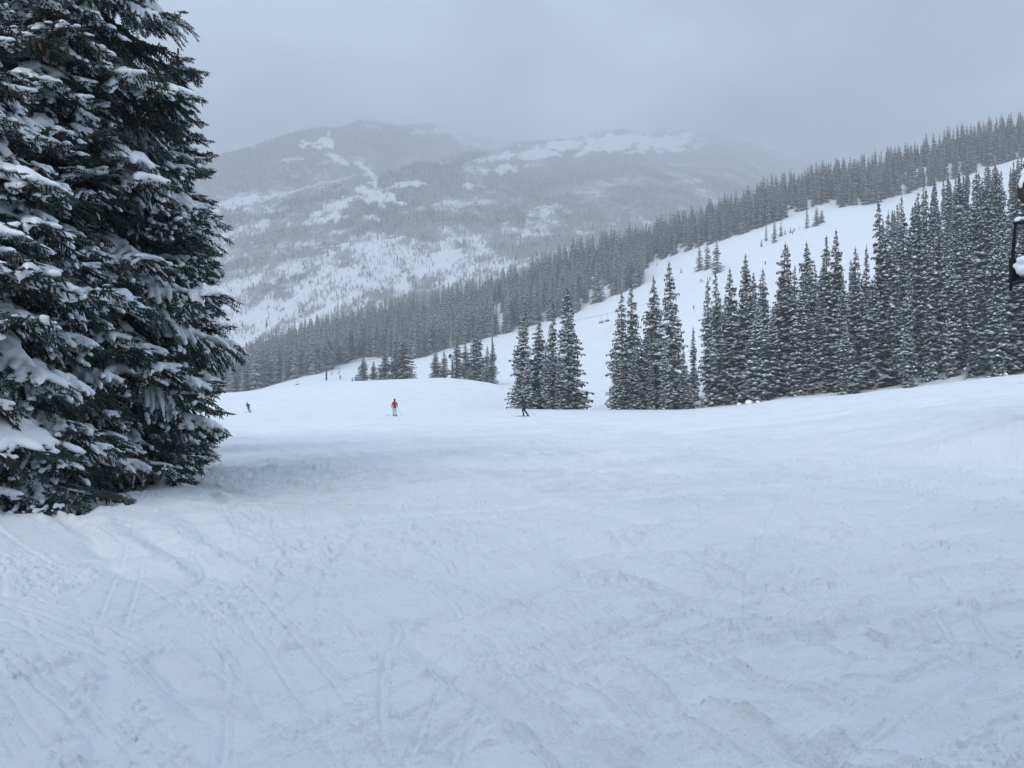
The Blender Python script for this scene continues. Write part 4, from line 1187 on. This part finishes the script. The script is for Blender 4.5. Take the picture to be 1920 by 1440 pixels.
# skier in blue: crossing to the left, leaning downhill
Yb = 71.0
b_, J, s_ = person(at(984, Yb), Yb, math.radians(58), 1.88, (M_NAVY, M_DARK, M_DARK, M_DARK),
                   dict(waist=(-.01, .05, 1.07), chest=(-.03, .13, 1.30), neck=(-.04, .18, 1.46), head0=(-.04, .21, 1.54), head1=(-.04, .24, 1.67), shL=(-.21, .13, 1.40), shR=(.15, .13, 1.40), elL=(-.34, .18, 1.14), haL=(-.34, .38, 1.0), fiL=(-.33, .45, .97),
                        elR=(.28, .10, 1.14), haR=(.34, .22, .96), fiR=(.35, .30, .92), knL=(-.12, .16, .48), knR=(.14, .12, .50), anL=(-.14, .0, .12), anR=(.18, -.25, .12), toL=(-.14, .16, .07), toR=(.18, -.10, .07)),
                   'skier in dark blue jacket and black trousers crossing in front of the spruce clump')
ski(b_, J['anL'], math.radians(24), 'long ski under the skier in blue, leading foot')
ski(b_, J['anR'], math.radians(20), 'long ski under the skier in blue, trailing foot')
pole(b_, J['fiR'], (.62, -.7, .1), 'thin ski pole trailing behind the skier in blue')
pole(b_, J['fiL'], (-.45, -.2, .12), 'ski pole on the far side of the skier in blue')
# dark skier on the left
Yd = 128.0
d_, J, s_ = person(at(466, Yd), Yd, math.radians(30), 1.75, (M_CHAR, M_DARK, M_DARK, M_DARK),
                   dict(pelvis=(-.02, 0, .86), waist=(-.06, .04, 1.02), chest=(-.11, .12, 1.25), neck=(-.15, .17, 1.41), head0=(-.16, .2, 1.48), head1=(-.18, .22, 1.60), shL=(-.29, .12, 1.34), shR=(.08, .12, 1.36), elL=(-.40, .10, 1.12), haL=(-.36, .28, 1.0), fiL=(-.35, .34, .97),
                        elR=(.24, .06, 1.15), haR=(.24, .22, .99), fiR=(.24, .28, .95), hiL=(-.12, 0, .82), hiR=(.08, 0, .82), knL=(-.02, .12, .46), knR=(.2, .10, .46), anL=(.10, 0, .12), anR=(.36, 0, .12), toL=(.10, .15, .07), toR=(.36, .15, .07)),
                   'skier all in black leaning into a turn beside the big spruces')
ski(d_, J['anL'], math.radians(52), 'ski on the inner foot of the skier in black')
ski(d_, J['anR'], math.radians(52), 'ski on the outer foot of the skier in black')
pole(d_, J['fiR'], (.85, -.1, .25), 'ski pole stretched out by the skier in black')

for i, (px, py, hd, lab) in enumerate([(1301, 581, .5, 'distant skier alone on the piste below the lift cables'), (1314, 530, -.4, 'distant upright skier halfway up the piste'), (1318, 530, .9, 'distant person crouching next to the upright skier'),
        (1331, 527, .2, 'distant skier showing beside a thin treetop'), (1435, 497, -.6, 'distant skier high on the piste above a pointed treetop'), (1232, 499, .4, 'distant skier near the ridge forest edge'), (638, 712, .3, 'distant skier below the chairlift beyond the knoll'),
        (1486, 440, .3, 'distant skier beside the strewn firs on the upper piste')]):
    Y = find_y(px, py, 215 if px > 700 else 225, 470)
    person(at(px, Y), Y, hd, 1.75 if i != 2 else 1.3, (M_CHAR if i % 2 else M_DARK, M_DARK, M_DARK, M_DARK), {}, lab, detail=False)

# ------------------------------------------------------------------ chairlift
M_CABLE = simple('lift_cable', (0.10, 0.105, 0.11), .5, .4)

def sheaves(mb, c, n=4, r=.26, along=Vector((1, 0, 0))):
    for i in range(n):
        p = Vector(c) + along * ((i - (n - 1) / 2) * .62)
        side = Vector((-along.y, along.x, 0))
        mb.tube([tuple(p - side * .06), tuple(p + side * .06)], r, 12)

def lift_tower(px, Y, arm_py, label, span=4.2, along=Vector((1, .25, 0)).normalized()):
    X = at(px, Y); z0 = gz(X, Y); za = zpy(Y, arm_py)
    root = empty('lift_tower', (X, Y, z0))
    h = za - z0
    side = Vector((-along.y, along.x, 0))
    p = MB(); p.tube([(0, 0, -.5), (0, 0, h + .2)], [.36, .26], 12)
    obj('post', p.mesh('tower_post', M_STEEL), root)
    a = MB(); a.tube([tuple(side * -span / 2 + Vector((0, 0, h))), tuple(side * span / 2 + Vector((0, 0, h)))], .17, 8)
    obj('crossarm', a.mesh('tower_crossarm', M_STEEL), root)
    for sg in (-1, 1):
        s = MB(); c = side * sg * span / 2 + Vector((0, 0, h - .35))
        sheaves(s, c, 5, .24, along)
        s.box(tuple(c + Vector((0, 0, .02))), (3.4, .08, .16), .0, Matrix.Rotation(math.atan2(along.y, along.x), 3, 'Z'))
        obj('sheave_train', s.mesh('sheave_train', M_GREY), root)
    fr = MB()
    for sg in (-1, 1):
        c = side * sg * span / 2
        fr.tube([tuple(c + Vector((0, 0, h))), tuple(c + Vector((0, 0, h + 1.3)))], .07, 6)
    fr.tube([tuple(side * -span / 2 + Vector((0, 0, h + 1.3))), tuple(side * span / 2 + Vector((0, 0, h + 1.3)))], .07, 6)
    obj('lifting_frame', fr.mesh('lifting_frame', M_STEEL), root)
    tag(root, label, 'lift tower', 'towers of the far chairlift')
    return [Vector((X, Y, za - .05)) + side * sg * span / 2 for sg in (-1, 1)]

lo_end = [Vector((at(440, 262), 262, zpy(262, 742))) + Vector((0, s, 0)) for s in (-2, 2)]
T1 = lift_tower(612, 282, 686, 'grey lift tower rising behind the knoll near the lowest chairs')
T2 = lift_tower(923, 300, 629, 'lift tower with broad crossarm beyond the last spruce of the snow gun clump')
T3 = lift_tower(1225, 335, 566, 'lift tower hidden behind the tall group of spruces')
T4 = [Vector((at(1420, 372), 372, zpy(372, 505))) + Vector((0, s, 0)) for s in (-2, 2)]
def sag(a, b, t, k=.012):
    return a.lerp(b, t) + Vector((0, 0, -4 * k * (b - a).length * t * (1 - t)))
LINES = [[lo_end[i], T1[i], T2[i], T3[i], T4[i]] for i in (0, 1)]
for i in (0, 1):
    c = MB()
    for a, b in zip(LINES[i][:-1], LINES[i][1:]):
        c.tube([tuple(sag(a, b, k / 14)) for k in range(15)], .03, 5)
    o = obj('lift_cable', c.mesh('lift_cable', M_CABLE))
    tag(o, ['cable of the far chairlift, strand on the downhill-facing side', 'cable of the far chairlift, strand on the forest side'][i], 'cable', 'cables of the far chairlift')

def chair(top, along, label, group, riders=0, width=2.3, drop=2.5):
    root = empty('chairlift_chair', tuple(top), math.atan2(along.y, along.x))
    # local: x along the cable, y across
    g = MB(); g.box((0, 0, 0), (.36, .14, .2), .03)
    h = MB(); h.tube([(0, 0, -.05), (0, .0, -.25), (.18, 0, -.5), (.18, 0, -drop + 1.05)], .045, 6)
    f = MB()
    w = width / 2; zt = -drop + 1.05; zb = -drop
    f.tube([(.18, -w, zt), (.18, w, zt)], .04, 6)
    for sg in (-1, 1):
        f.tube([(.18, sg * w, zt), (.14, sg * w, zb + .0), (-.42, sg * w, zb - .02)], .035, 6)
    se = MB(); se.box((-.16, 0, zb + .03), (.52, width * .96, .09), .03)
    bk = MB(); bk.box((.16, 0, zb + .42), (.08, width * .96, .46), .03)
    obj('grip', g.mesh('chair_grip', M_STEEL), root); obj('hanger', h.mesh('chair_hanger', M_STEEL), root); obj('frame', f.mesh('chair_frame', M_STEEL), root)
    obj('seat', se.mesh('chair_seat', M_BLACK), root); obj('backrest', bk.mesh('chair_backrest', M_BLACK), root)
    tag(root, label, 'chair', group)
    return root
CH = 'chairs of the far chairlift'
def on_line(i, px):
    best = None
    for a, b in zip(LINES[i][:-1], LINES[i][1:]):
        for k in range(101):
            p = sag(a, b, k / 100); d = abs(CX + FPX * p.x / p.y - px)
            if best is None or d < best[0]: best = (d, p, (b - a))
    return best[1], Vector((best[2].x, best[2].y, 0)).normalized()
for i, px, lab in [(0, 557, 'lowest chair of the far chairlift, just over the knoll edge'), (1, 622, 'empty chair hanging beside the grey lift tower'), (0, 634, 'chair hanging beyond the grey lift tower, the upper of two close ones'),
                   (0, 1127, 'empty far chair with open square frame in the gap between the tree groups'), (1, 1137, 'far chair with raised bar next to the open-framed one')]:
    p, al = on_line(i, px)
    chair(p - Vector((0, 0, .1)), al, lab, CH, width=3.4, drop=3.3)

# chair and tower of the near lift at the picture edge
M_SEATSNOW = M_SNOW
Yn = 18.0
def pxz(px, py, Y=Yn): return Vector((at(px, Y), Y, zpy(Y, py)))
root = empty('chairlift_chair', tuple(pxz(1990, 280)))
o0 = root.location
def rel(px, py, dy=0.0): return tuple(pxz(px, py) + Vector((0, dy, 0)) - o0)
fr = MB()
fr.tube([rel(1904, 420), rel(1900, 470), rel(1895, 536), rel(1894, 541)], [.034, .036, .036, .03], 8)
fr.tube([rel(2068, 420), rel(2072, 470), rel(2077, 536), rel(2078, 541)], [.034, .036, .036, .03], 8)
fr.tube([rel(1901, 418), rel(1986, 416), rel(2071, 418)], .028, 8)
obj('frame', fr.mesh('near_chair_frame', M_BLACK), root)
rl = MB(); rl.tube([rel(1897, 532, -.25), rel(2075, 532, -.25)], .028, 8)
rl.tube([rel(1896, 534, .0), rel(1896, 533, -.27)], .03, 8); rl.tube([rel(2075, 534, .0), rel(2075, 533, -.27)], .03, 8)
rl.tube([rel(1895, 530, -.02), rel(1894, 546, -.02)], .036, 8)
obj('footrail', rl.mesh('near_chair_footrail', M_BLACK), root)
bk = MB(); bk.tube([rel(1899, 475), rel(2073, 475)], .018, 6)
obj('back_bar', bk.mesh('near_chair_bar', M_BLACK), root)
se = MB(); se.box(rel(1986, 525, -.05), (2.16, .5, .07), .02)
bb = MB(); bb.box(rel(1986, 503, .16), (2.12, .07, .5), .02)
obj('seat', se.mesh('near_chair_seat', M_BLACK), root); obj('backrest', bb.mesh('near_chair_backrest', M_BLACK), root)
hg = MB(); hg.tube([rel(1986, 416), rel(1986, 330, .1), rel(1990, 280)], .045, 8)
obj('hanger', hg.mesh('near_chair_hanger', M_BLACK), root)
pts = []
rr = random.Random(4)
for i in range(46):
    px = 1911 + (2062 - 1911) * i / 45
    for k in range(5):
        pts.append((Vector(rel(px + rr.uniform(-2, 2), rr.uniform(486, 518), -.12 + rr.uniform(-.12, .08))), rr.uniform(.10, .15), Vector((1, 0, 0))))
so = obj('seat_snow', snow_mesh('near_chair_snow', pts, .03, .5), root)
pts = [(Vector(rel(1906 + 3 * i, 413 - (4 if 1 <= i <= 6 else 0))), rr.uniform(.035, .06), Vector((1, 0, 0))) for i in range(0, 54)]
so = obj('bar_snow', snow_mesh('near_chair_bar_snow', pts, .025, .5), root)
tag(root, 'black-framed near chairlift chair with thick snow on its seat, cut by the picture edge', 'chair')

Xt, Yt = at(1985, 18.6), 18.6
zt = gz(Xt, Yt)
root = empty('lift_tower', (Xt, Yt, zt))
hz = zpy(Yt, 330) - zt
p = MB(); p.tube([(0, .7, -.5), (0, .7, hz + .6)], [.30, .26], 16)
obj('post', p.mesh('near_tower_post', M_GREY), root)
a = MB(); a.tube([(-.62, 0, hz - .30), (.6, .0, hz - .30)], .10, 10); a.tube([(0, .7, hz - .3), (0, 0, hz - .3)], .12, 10)
obj('crossarm', a.mesh('near_tower_arm', M_BLACK), root)
wx = at(1944, 18.6) - Xt
w = MB(); w.tube([(wx, -.10, hz - .32), (wx, -.05, hz - .32), (wx, .05, hz - .32), (wx, .10, hz - .32)], [.42, .38, .38, .42], 28)
obj('sheave_wheel', w.mesh('near_sheave_wheel', simple('wheel_rubber', (.03, .024, .024), .7)), root)
pts = [(Vector((wx + .36 * math.cos(t), 0, hz - .30 + .40 * math.sin(t))), .12 + .05 * math.sin(t), Vector((-math.sin(t), 0, math.cos(t)))) for t in np.linspace(.5, 2.75, 14)]
pts += [(q + Vector((0, 0, .14)), r * .95, d) for q, r, d in pts[3:-3]]
obj('snow_load', snow_mesh('near_wheel_snow', pts, .03, .5), root)
tag(root, 'near lift tower with dark snow-capped wheel at the picture edge above the chair', 'lift tower')

# ------------------------------------------------------------------ snow gun, banner, snow mound
Xg, Yg = at(848, 204), 204.0
z0 = gz(Xg, Yg)
root = empty('snow_gun', (Xg, Yg, z0))
hp = zpy(Yg, 676) - z0
p = MB(); p.tube([(0, 0, -.4), (0, 0, hp)], [.24, .20], 10)
obj('pole', p.mesh('gun_pole', M_STEEL), root)
c = MB(); c.box((0, 0, hp + .1), (1.0, .9, .18), .03); c.tube([(-.45, 0, hp + .1), (-.25, 0, hp + .8)], .06, 6); c.tube([(.45, 0, hp + .1), (.25, 0, hp + .8)], .06, 6)
obj('bracket', c.mesh('gun_bracket', M_GREY), root)
d = Vector((-.62, -.55, .25)).normalized()
b = MB(); ctr = Vector((0, 0, hp + .95))
b.tube([tuple(ctr - d * .95), tuple(ctr - d * .6), tuple(ctr + d * .5), tuple(ctr + d * .8)], [.35, .55, .62, .66], 16)
obj('barrel', b.mesh('gun_barrel', simple('gun_shell', (.42, .44, .48), .5)), root)
n_ = MB(); n_.tube([tuple(ctr + d * .70), tuple(ctr + d * .83)], [.50, .56], 16)
obj('nozzle_ring', n_.mesh('gun_mouth', M_BLACK), root)
cap = MB(); cap.ball(tuple(ctr + Vector((.1, .1, .58))), (.7, .55, .16), 2, None, .05)
obj('snow_load', cap.mesh('gun_snow', M_SNOW, True), root)
tag(root, 'pole-mounted fan snow gun with dark mouth among the knoll spruces', 'snow gun')

Yk = 200.0
Xk = at(672, Yk)
z0 = gz(Xk, Yk)
root = empty('banner', (Xk, Yk, z0))
for sg in (-1, 1):
    p = MB(); p.tube([(sg * .95, .03, -.4), (sg * .95, .03, 1.15)], .04, 6)
    obj('post', p.mesh('banner_post', M_STEEL), root)
s = MB(); s.box((0, 0, .62), (2.0, .04, .95), .01)
obj('panel', s.mesh('banner_panel', simple('banner_blue', (.045, .075, .19), .6)), root)
s = MB()
for i, w_ in enumerate((.16, .12, .18, .14, .10, .16)):
    s.box((-.62 + i * .25, -.024, .66 + .02 * (i % 2)), (w_, .006, .24), 0)
o = obj('print', s.mesh('banner_print', simple('banner_print_pale', (.30, .36, .50), .6)), root)
o['kind'] = 'stuff'
tag(root, 'low blue banner on two posts at the knoll edge', 'banner')

for px, Y, r, lab in [(1404, 104, .42, 'round snow-covered boulder at the crest under the forest edge'), (1421, 103, .22, 'small snow-covered rock beside the round boulder at the crest'), (1386, 105, .28, 'low snow hummock beside the buried sapling at the crest')]:
    X = at(px, Y); m = MB(); m.ball((0, 0, 0), (r * 1.2, r, r * .9), 3, None, .04)
    o = obj('snowy_boulder', m.mesh('snowy_boulder', M_SNOW, True)); o.location = (X, Y, gz(X, Y) + r * .45)
    tag(o, lab, 'boulder', 'snow-covered boulders at the crest')

# ------------------------------------------------------------------ haze: even pale air round everything
m = bpy.data.materials.new('pale_air'); m.use_nodes = True
nt = m.node_tree; nt.nodes.clear()
ou = nt.nodes.new('ShaderNodeOutputMaterial'); vo = nt.nodes.new('ShaderNodeVolumePrincipled')
vo.inputs['Color'].default_value = (0.93, 0.955, 0.985, 1)
vo.inputs['Density'].default_value = HAZE_DENSITY
vo.inputs['Anisotropy'].default_value = 0.0
nt.links.new(vo.outputs['Volume'], ou.inputs['Volume'])
hb = MB(); X0, X1, Y0, Y1, Z0, Z1 = -5600, 5600, -300, 5200, -185, 1640
hb.box(((X0 + X1) / 2, (Y0 + Y1) / 2, (Z0 + Z1) / 2), (X1 - X0, Y1 - Y0, Z1 - Z0))
o = obj('haze', hb.mesh('haze', m)); o['kind'] = 'stuff'
tag(o, 'pale snowy haze filling the air over the valley', 'haze')
print('OBJECTS', len(bpy.data.objects), 'TRIS', sum(len(me.loop_triangles) if me.loop_triangles else len(me.polygons) for me in bpy.data.meshes))
